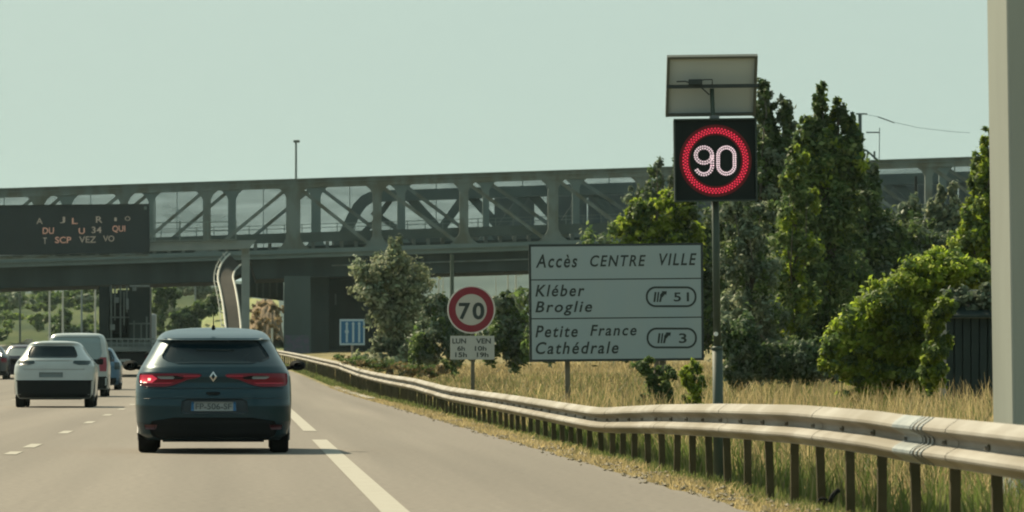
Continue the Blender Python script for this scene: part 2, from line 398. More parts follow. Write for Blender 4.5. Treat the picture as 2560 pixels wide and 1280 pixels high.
# solar panel seen from behind, leaning towards the sun
sp = MB(); hw = 112 * k_
top = SL(1782, 140)[1]; bot = SL(1782, 284)[1]; sx = SL(1780, 212)[0]
tiltm = Matrix.Translation((sx, .075, (top+bot)/2)) @ Matrix.Rotation(math.radians(28), 4, 'X')
hh = (top-bot)/2/math.cos(math.radians(28))
sp.box(-hw, hw, 0, .012, -hh, hh, tiltm); sp.build('panel_sheet', mat('white_backsheet', (.38, .43, .43), .6), es, world=False)
fr = MB(); t = .022
fr.box(-hw-.004, -hw+t, -.035, .018, -hh-.004, hh+.004, tiltm); fr.box(hw-t, hw+.004, -.035, .018, -hh-.004, hh+.004, tiltm)
fr.box(-hw+t, hw-t, -.03, .018, hh-t, hh+.004, tiltm); fr.box(-hw+t, hw-t, -.03, .018, -hh-.004, -hh+t, tiltm)
fr.build('panel_frame', mat('dull_aluminium', (.10, .115, .105), .5, .3), es, world=False)
zz = SL(1782, 216)[1]
cb = MB(); cb.box(sx-hw-.012, sx+hw+.012, -.06, -.028, zz-.018, zz+.018); cb.build('cross_bar', M_signback, es, world=False)
jb = MB(); x_, z_ = SL(1735, 208); jb.box(x_-.06, x_+.075, -.085, -.061, z_-.022, z_+.035); jb.build('junction_box', M_signback, es, world=False, bevel=.006)
cbl = MB(); q = [SL(1690, 205), SL(1712, 204), SL(1735, 212), SL(1750, 218), SL(1772, 238)]
cbl.tube([(a, -.07, b_) for a, b_ in q], .007); q = [SL(1735, 206), SL(1760, 200), SL(1779, 200), SL(1779, 212)]; cbl.tube([(a, -.075, b_) for a, b_ in q], .006)
cbl.build('cable', M_signback, es, world=False)
br = MB(); a_, b_ = SL(1782, 292); br.box(a_-.03, a_+.06, -.05, .04, b_-.018, b_+.012); br.build('bracket', M_galvnew, es, world=False)

# ------------------------------------------------------------------ direction sign
YD = 100.0; kd = YD / F
db = P(1540, 905, YD)
ds = thing('direction_sign', 'large white rectangular direction sign on two posts reading Accès CENTRE VILLE', 'road sign', (db[0], YD, 0.05), rot=(0, math.radians(-0.55), 0))
def DL(px, py):
    x, _, z = P(px, py, YD); x -= db[0]; z -= 0.05
    a = math.radians(0.55); return (x*math.cos(a)+z*math.sin(a), -x*math.sin(a)+z*math.cos(a))
x0, z0 = DL(1324, 905); x1, z1 = DL(1757, 607)
sb = MB(); sb.box(x0-.0, x1+.0, -.03, .03, z0, z1); sb.build('sign_board', M_signback, ds, world=False)
fm = 6*kd
f1 = DL(1324, 700)[1]; f2 = DL(1324, 797)[1]; lw = 3*kd/2
for (za, zb) in ((z0+fm, f2-lw), (f2+lw, f1-lw), (f1+lw, z1-fm)):
    b = MB(); b.box(x0+fm, x1-fm, -.036, -.0305, za, zb); b.build('sign_panel', M_signface, ds, world=False)
for px in (1419, 1655):
    xx = DL(px, 905)[0]; b = MB(); b.box(xx-.045, xx+.045, .031, .11, -.4, z1-.15); b.build('post', M_steelpole, ds, world=False)
for zc in (z0+.25, (z0+z1)/2, z1-.25):
    b = MB(); b.box(x0+.1, x1-.1, .0305, .05, zc-.03, zc+.03) ; b.build('stiffener', M_galv, ds, world=False)
def dtext(s, xa, xb, ya, yb, sh=.22):
    a = DL(xa, yb); b_ = DL(xb, ya)
    return text_part('lettering', s, a[0], b_[0], a[1], b_[1], -.0385, M_ink, ds, sh, bold=.018, space=1.22)
dtext('Accès', 1339, 1443, 635, 670); dtext('CENTRE', 1475, 1614, 637, 667); dtext('VILLE', 1648, 1741, 633, 664)
dtext('Kléber', 1338, 1461, 711, 742); dtext('Broglie', 1338, 1480, 752, 790)
dtext('Petite', 1338, 1444, 813, 844); dtext('France', 1475, 1591, 811, 840); dtext('Cathédrale', 1339, 1546, 853, 886)
def cart(pa, qa, pb, qb, num, ns):
    # rounded black outline with exit symbol and number
    cx, cy = (pa+pb)/2, (qa+qb)/2; hwid, hh_ = (pb-pa)/2, (qb-qa)/2
    def ring(w, h, n=12):
        out = []
        r = h*0.95
        for (sx_, sy_, a0) in ((1,1,0),(-1,1,90),(-1,-1,180),(1,-1,270)):
            for i in range(n+1):
                a = math.radians(a0 + 90*i/n); out.append((cx + sx_*(w-r) + r*math.cos(a), cy + sy_*(h-r) + r*math.sin(a)))
        return out
    A = [DL(*p) for p in ring(hwid, hh_)]; B = [DL(*p) for p in ring(hwid-5, hh_-5)]; n = len(A)
    b = MB(); b.add([(x,-.0385,z) for x,z in A]+[(x,-.0385,z) for x,z in B], [(i,(i+1)%n,n+(i+1)%n,n+i) for i in range(n)]); b.build('cartouche', M_ink, ds, world=False)
    # exit symbol: two strokes and a branching arrow
    X, Yc = ns
    def poly(ps):
        b.add([(DL(*p)[0], -.0385, DL(*p)[1]) for p in ps], [tuple(range(len(ps)))])
    b = MB()
    poly([(X,Yc+13),(X+5,Yc+13),(X+8,Yc-12),(X+3,Yc-12)]); poly([(X+8,Yc+13),(X+12,Yc+13),(X+15,Yc-12),(X+11,Yc-12)])
    poly([(X+14,Yc+13),(X+19,Yc+13),(X+23,Yc-3),(X+18,Yc-6)]); poly([(X+16,Yc-4),(X+23,Yc+1),(X+32,Yc-10),(X+22,Yc-12)]); poly([(X+20,Yc-14),(X+34,Yc-14),(X+32,Yc-4)])
    b.build('exit_symbol', M_ink, ds, world=False)
cart(1614, 716, 1741, 768, '51', (1633, 742)); dtext('51', 1684, 1722, 731, 754, 0)
cart(1616, 819, 1742, 871, '3', (1643, 845)); dtext('3', 1697, 1716, 833, 858, 0)

# ------------------------------------------------------------------ 70 sign with plate
Y7 = 119.0; k7 = Y7 / F
b7 = P(1182, 900, Y7)
s7 = thing('speed_limit_sign', 'round red-rimmed 70 speed limit sign above a white day and hour plate', 'speed sign', (b7[0], Y7, 0.05))
def L7(px, py): x, _, z = P(px, py, Y7); return (x - b7[0], z - .05)
c7 = L7(1178, 774); R7 = 60*k7
b = MB(); b.cyl((c7[0], -.02, c7[1]), (c7[0], .02, c7[1]), R7, n=48); b.build('disc', mat('sign_white_rim', (.50,.49,.46), .6), s7, world=False)
b = MB(); annulus(b, c7[0], c7[1], 39*k7, 56.5*k7, -.024); b.build('red_border', M_red, s7, world=False)
b = MB(); b.cyl((c7[0], -.022, c7[1]), (c7[0], -.0205, c7[1]), 39.5*k7, n=48); b.build('disc_face', mat('sign_face_cream', (.38,.37,.34), .6), s7, world=False)
def t7(s, xa, xb, ya, yb, y=-.026, bold=.0, nm='lettering'):
    a = L7(xa, yb); q = L7(xb, ya); return text_part(nm, s, a[0], q[0], a[1], q[1], y, M_ink, s7, 0, bold=bold)
t7('7', 1147, 1176, 757, 799, bold=.03, nm='digit'); t7('0', 1181, 1211, 756, 799, bold=.03, nm='digit')
a = L7(1126, 899); q = L7(1236, 840)
b = MB(); b.box(a[0], q[0], -.02, .01, a[1], q[1]); b.build('hour_plate', mat('plate_white', (.36,.37,.35), .6), s7, world=False, bevel=.004)
t7('LUN', 1131, 1165, 846, 859, -.024, .02); t7('VEN', 1190, 1227, 846, 859, -.024, .02); t7('6h', 1143, 1162, 865, 877, -.024, .02); t7('10h', 1187, 1216, 865, 877, -.024, .02)
t7('15h', 1138, 1167, 881, 893, -.024, .02); t7('19h', 1192, 1221, 881, 893, -.024, .02)
b = MB(); b.box(-.04, .04, .021, .07, -.4, c7[1]+.3); b.build('pole', M_steelpole, s7, world=False)

# ------------------------------------------------------------------ blue lane sign
YB = 234.0; kb = YB / F; bb = P(881, 862, YB)
sb7 = thing('lane_sign', 'small blue square sign with three white vertical lane arrows beside the pale tree', 'road sign', (bb[0], YB, gz(YB)))
def LB(px, py): x, _, z = P(px, py, YB); return (x - bb[0], z - gz(YB))
a = LB(849, 863); q = LB(912, 798)
M_bw = mat('pale_blue_white', (.30, .40, .46), .6)
b = MB(); b.box(a[0], q[0], -.02, .02, a[1], q[1]); b.build('sign_board', M_bw, sb7, world=False, bevel=.01)
a = LB(853, 858); q = LB(908, 803); b = MB(); b.box(a[0], q[0], -.026, -.0205, a[1], q[1]); b.build('blue_field', M_blue, sb7, world=False)
for i, xx in enumerate((867, 883, 898)):
    a = LB(xx-2.6, 856); q = LB(xx+2.6, 806); b = MB(); b.box(a[0], q[0], -.030, -.0265, a[1], q[1])
    h = LB(xx, 804)[1]; w = 4.6*kb; c = LB(xx, 810)
    b.prism([(c[0]-w, c[1]), (c[0]+w, c[1]), (c[0], h)], -.034, -.0305)
    if i == 0:
        m_ = LB(xx-5.5, 838); r_ = LB(xx+5.5, 820); b.prism([(m_[0], (m_[1]+r_[1])/2), ((m_[0]+r_[0])/2, m_[1]), (r_[0], (m_[1]+r_[1])/2), ((m_[0]+r_[0])/2, r_[1])], -.034, -.0305)
    b.build('lane_arrow', M_bw, sb7, world=False)
b = MB(); b.cyl((0, .05, -.2), (0, .05, LB(881, 810)[1]), .05, n=8); b.build('pole', M_galv, sb7, world=False)

# ------------------------------------------------------------------ big square mast at the right edge
YG = 41.0; gb = P(2542, 1260, YG)
gm = thing('gantry_mast', 'huge square pale steel mast rising out of the frame at the right edge', 'mast', (gb[0], YG, -0.07), rot=(0, math.radians(-0.9), math.radians(14)))
kx = YG / F
b = MB(); b.box(-.015, .52, 0, .42, .036, 7.5); M_mast = noisy('pale_mast_paint', (.29,.31,.28), (.22,.235,.21), 2.2, .6, 0, .3, (1,1,.15), 0, 8, .4, .75); b.build('shaft', M_mast, gm, world=False, bevel=.02)
b = MB(); b.box(-.16, .66, -.14, .56, -.12, .035); b.build('base_plate', M_mast, gm, world=False)
for (xx, yy, dx, dy) in ((-.02,-.0,0,1),(.24,-.0,0,1),(.50,0,0,1)):
    b = MB(); M_ = Matrix.Translation((xx, -.003, 0))
    b.add([M_ @ Vector(p) for p in ((0,0,.036),(.02,0,.036),(.02,-.12,.036),(0,-.12,.036),(0,0,.26),(.02,0,.26))], [(0,1,2,3),(0,3,4),(1,5,2),(0,4,5,1),(3,2,5,4)])
    b.build('gusset', M_mast, gm, world=False)
for xx in (-.1, .11, .37, .6):
    b = MB(); b.cyl((xx,-.09,.03),(xx,-.09,.12),.022,n=6); b.cyl((xx,-.09,.036),(xx,-.09,.075),.04,n=6); b.build('anchor_bolt', M_postm, gm, world=False)
# ------------------------------------------------------------------ railway truss bridge
SLP = 0.0325
def poly_px(b, pts, Y0, Y1, slope=True):
    b.prism([(P(x, (v - SLP * x) if slope else v, Y0)[0], P(x, (v - SLP * x) if slope else v, Y0)[2]) for x, v in pts], Y0, Y1)
bridge = thing('truss_bridge', 'long grey steel truss railway bridge crossing above the whole motorway', 'bridge', (P(593, 660, 450)[0], 450, gz(450)))
def bpart(name, pts, Y0, Y1, m, slope=True, parent=bridge):
    b = MB(); poly_px(b, pts, Y0, Y1, slope); return b.build(name, m, parent)
XL, XR = -1500, 4700
FV = [-330, -116, 97, 310, 517, 733, 943, 1160, 1383, 1605, 1840, 2080, 2322, 2560, 2800]
FW = [22, 22, 26, 20, 20, 36, 22, 22, 26, 22, 22, 22, 18, 22, 22]
FV = [-330-214*k for k in range(5, 0, -1)] + FV + [2800+235*k for k in range(1, 8)]; FW = [22]*5 + FW + [22]*7
BV = [-260, -46, 167, 378, 580, 790, 1003, 1215, 1440, 1670, 1905, 2140, 2357, 2600, 2850]
BW = [20, 20, 24, 14, 20, 24, 20, 16, 18, 18, 18, 18, 18, 18, 18]
BV = [-260-214*k for k in range(5, 0, -1)] + BV + [2850+235*k for k in range(1, 8)]; BW = [20]*5 + BW + [18]*7
for (Y0, VV, WW, m, s) in ((450, FV, FW, M_bridge, 0), (457, BV, BW, M_bridgel, 1)):
    bpart('top_chord', [(XL, 473), (XR, 473), (XR, 494), (XL, 494)], Y0, Y0+.7, M_bridge)
    if s == 0:
        bpart('chord_cap', [(XL, 470.5), (XR, 470.5), (XR, 473), (XL, 473)], Y0-.15, Y0+.85, M_bridgel)
        bpart('chord_rib', [(XL, 479.5), (XR, 479.5), (XR, 481), (XL, 481)], Y0-.1, Y0-.005, M_bridgel)
    bpart('bottom_chord', [(XL, 647), (XR, 647), (XR, 669), (XL, 669)], Y0, Y0+.7, M_bridgel if s == 0 else M_bridge)
    if s == 0: bpart('chord_flange', [(XL, 655), (XR, 655), (XR, 658), (XL, 658)], Y0-.18, Y0-.005, M_bridgel)
    for i, (x, w) in enumerate(zip(VV, WW)):
        d = .1 + s*.02
        bpart('vertical_post', [(x-w/2, 494), (x+w/2, 494), (x+w/2, 647), (x-w/2, 647)], Y0+.08, Y0+.55, m)
        for sg in (-1, 1):
            bpart('gusset_plate', [(x+sg*w/2, 494), (x+sg*(w/2+17), 494), (x+sg*(w/2+7), 503), (x+sg*w/2, 516)], Y0+.12, Y0+.5, m)
            bpart('gusset_plate', [(x+sg*w/2, 647), (x+sg*(w/2+24), 647), (x+sg*(w/2+9), 636), (x+sg*w/2, 618)], Y0+.12, Y0+.5, m)
        if i + 1 < len(VV):
            x2 = VV[i+1]; h = 4.3
            if x2 <= 750 + s*50: pa, pb = (x+WW[i]/2, 647), (x2-WW[i+1]/2, 497)
            else: pa, pb = (x+WW[i]/2, 497), (x2-WW[i+1]/2, 647)
            dx, dy = pb[0]-pa[0], pb[1]-pa[1]; ln = math.hypot(dx, dy); nx, ny = -dy/ln*h, dx/ln*h
            bpart('diagonal_brace', [(pa[0]+nx, pa[1]+ny), (pb[0]+nx, pb[1]+ny), (pb[0]-nx, pb[1]-ny), (pa[0]-nx, pa[1]-ny)], Y0+.2+s*.02, Y0+.42, M_bridge)
bpart('deck_edge_beam', [(XL, 606), (XR, 606), (XR, 630), (XL, 630)], 451.0, 451.4, M_bridged)
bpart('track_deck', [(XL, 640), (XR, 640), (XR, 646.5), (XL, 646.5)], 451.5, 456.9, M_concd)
for x in range(-1490, 4690, 36):   # cross girders between the two trusses, seen through the openings
    if 560 < x: pass
    bpart('cross_girder', [(x, 631), (x+9, 631), (x+9, 646), (x, 646)], 451.45, 451.9, M_bridge)
rl = MB()
for v in (585, 594): poly_px(rl, [(XL, v), (XR, v), (XR, v+1.6), (XL, v+1.6)], 452.2, 452.25)
for x in range(-1490, 4690, 44): poly_px(rl, [(x, 584), (x+2, 584), (x+2, 606), (x, 606)], 452.26, 452.32)
rl.build('handrail', M_bridgel, bridge)
# soffit beams with a softly rounded lower edge
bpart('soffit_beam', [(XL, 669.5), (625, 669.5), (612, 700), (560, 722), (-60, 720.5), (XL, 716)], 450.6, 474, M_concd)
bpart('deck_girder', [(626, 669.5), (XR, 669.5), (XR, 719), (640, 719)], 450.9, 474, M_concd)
bpart('service_pipe', [(830, 689), (XR, 689), (XR, 692.5), (830, 692.5)], 450.6, 450.8, M_bridge)
bpart('pier', [(711, 690), (776, 690), (778, 930), (709, 930)], 449.6, 452.6, M_conc, False)
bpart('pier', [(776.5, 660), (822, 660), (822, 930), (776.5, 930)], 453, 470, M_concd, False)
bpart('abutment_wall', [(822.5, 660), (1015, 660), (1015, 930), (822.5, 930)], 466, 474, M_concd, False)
bpart('back_wall', [(624, 650), (709, 650), (709, 752), (624, 742)], 475, 476, M_concd, False)
for x in (640, 655, 672, 690):
    bpart('wall_rib', [(x, 655), (x+5, 655), (x+5, 742), (x, 742)], 474.6, 474.99, M_conc, False)
bpart('drain_pipe', [(837, 735), (841, 735), (841, 762), (837, 762)], 465.7, 465.95, M_bridgel, False)
for xx in (1420, 2000, 2560, 3200, 3900, 4500):
    bpart('pier', [(xx, 690), (xx+90, 690), (xx+90, 930), (xx, 930)], 452, 455, M_concd, True)
# graffiti patch on the foot of the pier
M_graf = noisy('faded_graffiti', (.10, .085, .13), (.07, .09, .10), 2.5, .9, lo=.4, hi=.6)
bpart('graffiti', [(713, 838), (772, 838), (773, 882), (712, 882)], 449.58, 449.597, M_graf, False)
M_mound = noisy('tan_earth', (.20, .135, .075), (.05, .04, .022), .45, .95, bump=.8, lo=.4, hi=.62)
def mound(px0, px1, py0, py1, Y, name, label, cat, m, depth=4, seed=1, amp=.5):
    r = random.Random(seed); nx, ny = 22, 10; vs = []
    xa = P(px0, 0, Y)[0]; xb = P(px1, 0, Y)[0]; zt = P(0, py0, Y)[2]; zb = P(0, py1, Y)[2]
    o = thing(name, label, cat, ((xa+xb)/2, Y+depth/2, zb))
    b = MB()
    for j in range(ny):
        for i in range(nx):
            u = i/(nx-1); w = j/(ny-1); e = (1-abs(2*u-1)**4)*math.sin(math.pi*min(1, w*1.1+.03)*.5)**.5 if w < .9 else (1-abs(2*u-1)**4)*.6
            vs.append((xa+(xb-xa)*u + r.uniform(-.1,.1), Y+depth*w + r.uniform(-.1,.1), zb-.3+(zt-zb+.3)*e + r.uniform(-amp,amp)*.35*e))
    b.add(vs, [(j*nx+i, j*nx+i+1, (j+1)*nx+i+1, (j+1)*nx+i) for j in range(ny-1) for i in range(nx-1)])
    b.build('earth', m, o)
    return o
mound(618, 712, 745, 858, 505, 'earth_mound', 'tan heap of dry earth under the bridge between the slim column and the pier', 'earth heap', M_mound, 14, 3)

# ------------------------------------------------------------------ second, darker bridge behind
br2 = thing('steel_bridge', 'second darker steel bridge with a curved end frame behind the grey truss', 'bridge', (P(900, 600, 484)[0], 484, gz(484)))
def b2(name, pts, Y0, Y1, m=M_bridged): return bpart(name, pts, Y0, Y1, m, True, br2)
b2('top_chord', [(945, 507), (XR, 507), (XR, 535), (945, 535)], 484, 485)
out_, inn = [], []
for i in range(13):
    t = i/12; a = math.pi/2*t
    out_.append((945-112+112*math.sin(a)*1.0 - 0*t, 507+118-118*math.sin(a)**.9 if i else 632))
ctr = [(832, 640), (852, 600), (868, 566), (884, 538), (902, 520), (922, 510), (945, 507)]
inr = [(945, 535), (930, 537), (916, 546), (904, 562), (892, 585), (878, 612), (866, 640)]
b2('curved_end_frame', ctr + inr, 484, 485)
x = 1018
while x < 4550:
    for (xa, va, xb, vb) in ((x, 520, x+82, 612), (x+82, 612, x+150, 520)):
        dx, dy = xb-xa, vb-va; ln = math.hypot(dx, dy); nx, ny = -dy/ln*11, dx/ln*11
        b2('web_member', [(xa+nx, va+ny), (xb+nx, vb+ny), (xb-nx, vb-ny), (xa-nx, va-ny)], 484.2 + (0.25 if xa == x else 0), 484.42 + (.25 if xa == x else 0))
    x += 152
for (xa, va, xb, vb) in ((925, 600, 985, 520), (930, 560, 1003, 610), (880, 640, 930, 590)):
    dx, dy = xb-xa, vb-va; ln = math.hypot(dx, dy); nx, ny = -dy/ln*7, dx/ln*7
    b2('web_member', [(xa+nx, va+ny), (xb+nx, vb+ny), (xb-nx, vb-ny), (xa-nx, va-ny)], 484.75, 484.95)
b2('bottom_chord', [(830, 612), (XR, 612), (XR, 640), (830, 640)], 485.1, 486.1)
b2('bridge_deck', [(XL, 645), (XR, 645), (XR, 700), (XL, 700)], 486.2, 494, M_concd)
M_bluegrey = noisy('blue_grey_cladding', (.06,.09,.105), (.085,.115,.125), .5, .7)
x = 1236
for i in range(32):
    b2('cladding_panel', [(x, 536), (x+100, 536), (x+100, 611), (x, 611)], 486.3 + .02*(i%2), 486.4 + .02*(i%2), M_bluegrey); x += 103 + (28 if i == 0 else 0)
# mesh safety screen along the far side: half see-through
M_scr = bpy.data.materials.new('woven_safety_mesh'); M_scr.use_nodes = True
_n = M_scr.node_tree.nodes; _l = M_scr.node_tree.links; _b = _n['Principled BSDF']; _b.inputs['Base Color'].default_value = (.24, .29, .285, 1); _b.inputs['Roughness'].default_value = .9
_tr = _n.new('ShaderNodeBsdfTransparent'); _ms = _n.new('ShaderNodeMixShader')
_tc = _n.new('ShaderNodeTexCoord'); _mp = _n.new('ShaderNodeMapping'); _mp.inputs['Scale'].default_value = (.12, .12, .55)
_nz = _n.new('ShaderNodeTexNoise'); _nz.inputs['Scale'].default_value = 1.4; _nz.inputs['Detail'].default_value = 3; _nz.inputs['Distortion'].default_value = .8
_mr = _n.new('ShaderNodeMapRange'); _mr.inputs[1].default_value = .3; _mr.inputs[2].default_value = .7; _mr.inputs[3].default_value = .34; _mr.inputs[4].default_value = .56
_l.new(_tc.outputs['Object'], _mp.inputs[0]); _l.new(_mp.outputs[0], _nz.inputs[0]); _l.new(_nz.outputs[0], _mr.inputs[0]); _l.new(_mr.outputs[0], _ms.inputs[0])
_l.new(_tr.outputs[0], _ms.inputs[1]); _l.new(_b.outputs[0], _ms.inputs[2]); _l.new(_ms.outputs[0], _n['Material Output'].inputs[0])
scr = thing('safety_screen', 'pale translucent mesh screen seen through the openings of the truss bridge', 'screen', (P(900, 600, 500)[0], 500, gz(500)))
x = -1500
while x < 4480:
    bpart('screen_panel', [(x, 484), (x+213, 484), (x+213, 640), (x, 640)], 500, 500.05, M_scr, True, scr)
    bpart('screen_post', [(x+213.2, 486), (x+215.8, 486), (x+215.8, 640), (x+213.2, 640)], 500, 500.1, M_bridgel, True, scr)
    x += 216

# ------------------------------------------------------------------ message board gantry
YV = 424.0; kv = YV / F
gt = thing('message_gantry', 'overhead gantry with a wide dark message board showing three lines of broken glowing text', 'gantry', (P(614, 900, YV)[0], YV, gz(YV)))
def gpart(name, pts, Y0, Y1, m, bevel=0): 
    b = MB(); poly_px(b, pts, Y0, Y1, False); return b.build(name, m, gt, bevel=bevel)
M_vms = noisy('dark_display_front', (.002,.010,.014), (.004,.014,.019), .5, .45)
gpart('display_housing', [(-420, 519), (373, 512), (374, 632), (-420, 645)], YV-.1, YV+1.1, M_vms)
gpart('housing_top_trim', [(-420, 516), (373, 509.5), (373, 511.8), (-420, 518.5)], YV-.2, YV+1.2, M_black)
gpart('beam', [(-420, 648), (372, 636), (372, 640), (-420, 655)], YV+.2, YV+1.0, M_bridge)
M_gcol = noisy('gantry_paint', (.13,.165,.165), (.16,.195,.195), .8, .6)
gpart('beam', [(374.5, 606), (640, 600), (622, 622), (374.5, 628)], YV+.2, YV+1.0, M_gcol)
gpart('walkway_rail', [(374.5, 601), (592, 597), (592, 600), (374.5, 604)], YV-.1, YV+.1, M_bridge)
gpart('walkway_rail', [(374.5, 556), (592, 553), (592, 555.5), (374.5, 558.5)], YV-.1, YV-.02, M_bridgel)
gpart('walkway_rail', [(374.5, 577), (592, 574), (592, 575.5), (374.5, 578.5)], YV-.1, YV-.02, M_bridgel)
for x in (381, 388, 450, 520, 590): gpart('walkway_post', [(x-2, 552 if x > 388 else 500), (x+1.5, 552 if x > 388 else 500), (x+1.5, 603), (x-2, 603)], YV+.0, YV+.06, M_bridgel)
b = MB(); p = P(614, 604, YV); b.box(p[0]-.31, p[0]+.31, YV+1.05, YV+1.6, gz(YV)-.3, p[2]); b.build('column', M_gcol, gt, bevel=.03)
gpart('camera_box', [(360, 516), (367, 516), (367, 524), (360, 524)], YV-.35, YV-.101, M_bridgel)
M_txt = mat('amber_display_dots', (.3,.2,.15), .5, emit=(1.0, .50, .36), estr=.10)
M_txt2 = mat('faded_display_dots', (.22,.21,.18), .5, emit=(.9, .68, .52), estr=.045)
M_txr = mat('red_display_glow', (.03,.006,.005), .7, emit=(1.0,.1,.06), estr=.016)
gx, gyz = P(614, 900, YV)[0], gz(YV)
def vt(s, xa, xb, ya, yb, m, nm='display_letter'):
    a = P(xa, yb, YV); q = P(xb, ya, YV); return text_part(nm, s, a[0]-gx, q[0]-gx, a[2]-gyz, q[2]-gyz, -.13, m, gt, bold=.01)
vt('A', 91, 107, 545, 560, M_txt2); vt('J', 150, 163, 542, 558, M_txt2); vt('L', 180, 194, 545, 560, M_txt); vt('R', 240, 256, 541, 557, M_txt2); vt('I', 286, 292, 544, 553, M_txt2); vt('O', 312, 326, 541, 552, M_txt2)
vt('DU', 107, 135, 569, 585, M_txt); vt('U', 197, 212, 570, 585, M_txt); vt('34', 229, 254, 567, 583, M_txt2); vt('QUI', 281, 313, 564, 582, M_txt)
vt('T', 108, 117, 594, 610, M_txt2); vt('SCP', 138, 178, 592, 608, M_txt); vt('VEZ', 198, 240, 591, 607, M_txt2); vt('VO', 258, 286, 589, 604, M_txt2)

# ------------------------------------------------------------------ stair up the embankment beside the gantry
stair = thing('embankment_stair', 'steep curved stair with two pale handrails climbing under the bridge beside the gantry column', 'stair', P(585, 845, 432))
cl = [(585, 850, 432), (583, 815, 434), (577, 765, 436.5), (570, 725, 439), (564, 697, 441), (567, 678, 443), (575, 663, 445), (588, 650, 446.5)]
def spath(off):
    out = []
    for i, (x, y, Y) in enumerate(cl):
        a = cl[max(0, i-1)]; c = cl[min(len(cl)-1, i+1)]; dx, dy = c[0]-a[0], c[1]-a[1]; ln = math.hypot(dx, dy)
        out.append(P(x + off * (-dy/ln), y + off * (dx/ln)*1.0, Y))
    return out
def smooth(pts, n=6):
    pts = [Vector(p) for p in pts]; out = []
    for i in range(len(pts)-1):
        p0 = pts[max(0, i-1)]; p1 = pts[i]; p2 = pts[i+1]; p3 = pts[min(len(pts)-1, i+2)]
        for k in range(n):
            t = k/n; out.append(0.5*((2*p1)+(-p0+p2)*t+(2*p0-5*p1+4*p2-p3)*t*t+(-p0+3*p1-3*p2+p3)*t**3))
    return out + [pts[-1]]
L_, R_ = smooth(spath(19)), smooth(spath(-19))
M_rail = mat('pale_handrail', (.36,.37,.33), .5, .2)
for side in (L_, R_):
    b = MB(); b.tube([p + Vector((0, -.05, .05)) for p in side], .085, 6); b.build('handrail', M_rail, stair)
M_brown = noisy('rusty_brown_steps', (.022,.020,.015), (.014,.014,.011), 1.5, .9)
for i in range(len(L_)-1):
    a, c, d, e = L_[i], L_[i+1], R_[i+1], R_[i]
    b = MB(); up = Vector((0, .35, 0))
    b.add([a, e, d, c, a+up, e+up, d+up, c+up], [(0,1,2,3),(7,6,5,4),(0,4,5,1),(1,5,6,2),(2,6,7,3),(3,7,4,0)]); b.build('step', M_brown, stair)
b = MB(); R2 = smooth(spath(-29)); 
for i in range(2, len(R_)-1, 4): b.cyl(R_[i] + Vector((0,-.05,0)), R2[i] + Vector((0,-.05,.2)), .06, n=5)
b.tube([p + Vector((0, 0, 0)) for p in R2], .035, 5); b.build('rung_fence', M_rail, stair)
b = MB(); b.box(P(560,0,440)[0], P(612,0,440)[0], 441, 446, gz(440)-.2, P(0,700,440)[2]-.3); b.build('stair_base', M_concd, stair)

# ------------------------------------------------------------------ masts and poles
def mast(name, label, cat, px, pyt, pyb, Y, r, m, group=None, top=None):
    zb = gz(Y) if pyb is None else P(px, pyb, Y)[2]
    o = thing(name, label, cat, (P(px, 0, Y)[0], Y, zb), group); zt = P(px, pyt, Y)[2]
    b = MB(); b.cyl((P(px, 0, Y)[0], Y, zb), (P(px, 0, Y)[0], Y, zt), r, r*.75, 8); b.build('pole', m, o); return o, zt
o, zt = mast('lamp_mast', 'thin tall lamp mast standing alone above the truss bridge', 'lamp post', 740, 356, 640, 520, .13, M_gcol)
b = MB(); x = P(740, 0, 520)[0]; b.box(x-.25, x+.35, 519.8, 520.2, zt-.02, zt+.22); b.build('lamp_head', M_bridge, o, bevel=.05)
o, zt = mast('railway_mast', 'dark railway mast with a side arm and overhead wire rising behind the tall trees', 'mast', 2150, 286, 640, 462, .20, M_bridged)
xm = P(2150, 0, 462)[0]
b = MB(); b.box(xm-.33, xm+.6, 461.9, 462.1, zt-.02, zt+.1); b.build('cap_arm', M_bridged, o)
b = MB(); p = P(2165, 331, 462); q = P(2199, 331, 462); b.cyl(p, q, .06, n=6); p = P(2199, 320, 462); q = P(2198, 400, 462); b.cyl(p, q, .035, n=5); b.build('side_arm', M_bridged, o)
b = MB()
for (a, c) in (((2140, 385), (2165, 375)), ((2165, 375), (2200, 405)), ((2140, 405), (2200, 405)), ((2145, 432), (2170, 436)), ((2150, 385), (2170, 432)), ((2170, 380), (2160, 432)), ((2186, 378), (2186, 398))): b.cyl(P(*a, 462), P(*c, 462), .09, n=5)
b.build('bracket', M_bridged, o)
b = MB(); b.tube([P(x, y, 462) for x, y in ((2152, 284), (2190, 291), (2236, 306), (2300, 320), (2370, 328), (2425, 332))], .02, 4); b.build('overhead_wire', M_bridged, o)
b = MB(); b.cyl(P(2195, 292, 462), P(2236, 307, 462), .05, n=5); b.build('insulator', M_bridged, o)
mast('dark_post', 'dark slim post in front of the bridge girder above the 70 sign', 'post', 1130, 636, None, 300, .13, M_greenpole)
mast('dark_post', 'black upright post in front of the bridge beside the far right shrubs', 'post', 2290, 440, None, 200, .07, M_black)
mast('marker_post', 'thin white marker post beyond the dark car at the end of the crash barrier', 'post', 680, 820, None, 395, .10, M_rail)
GP = 'railway masts seen under the bridge'
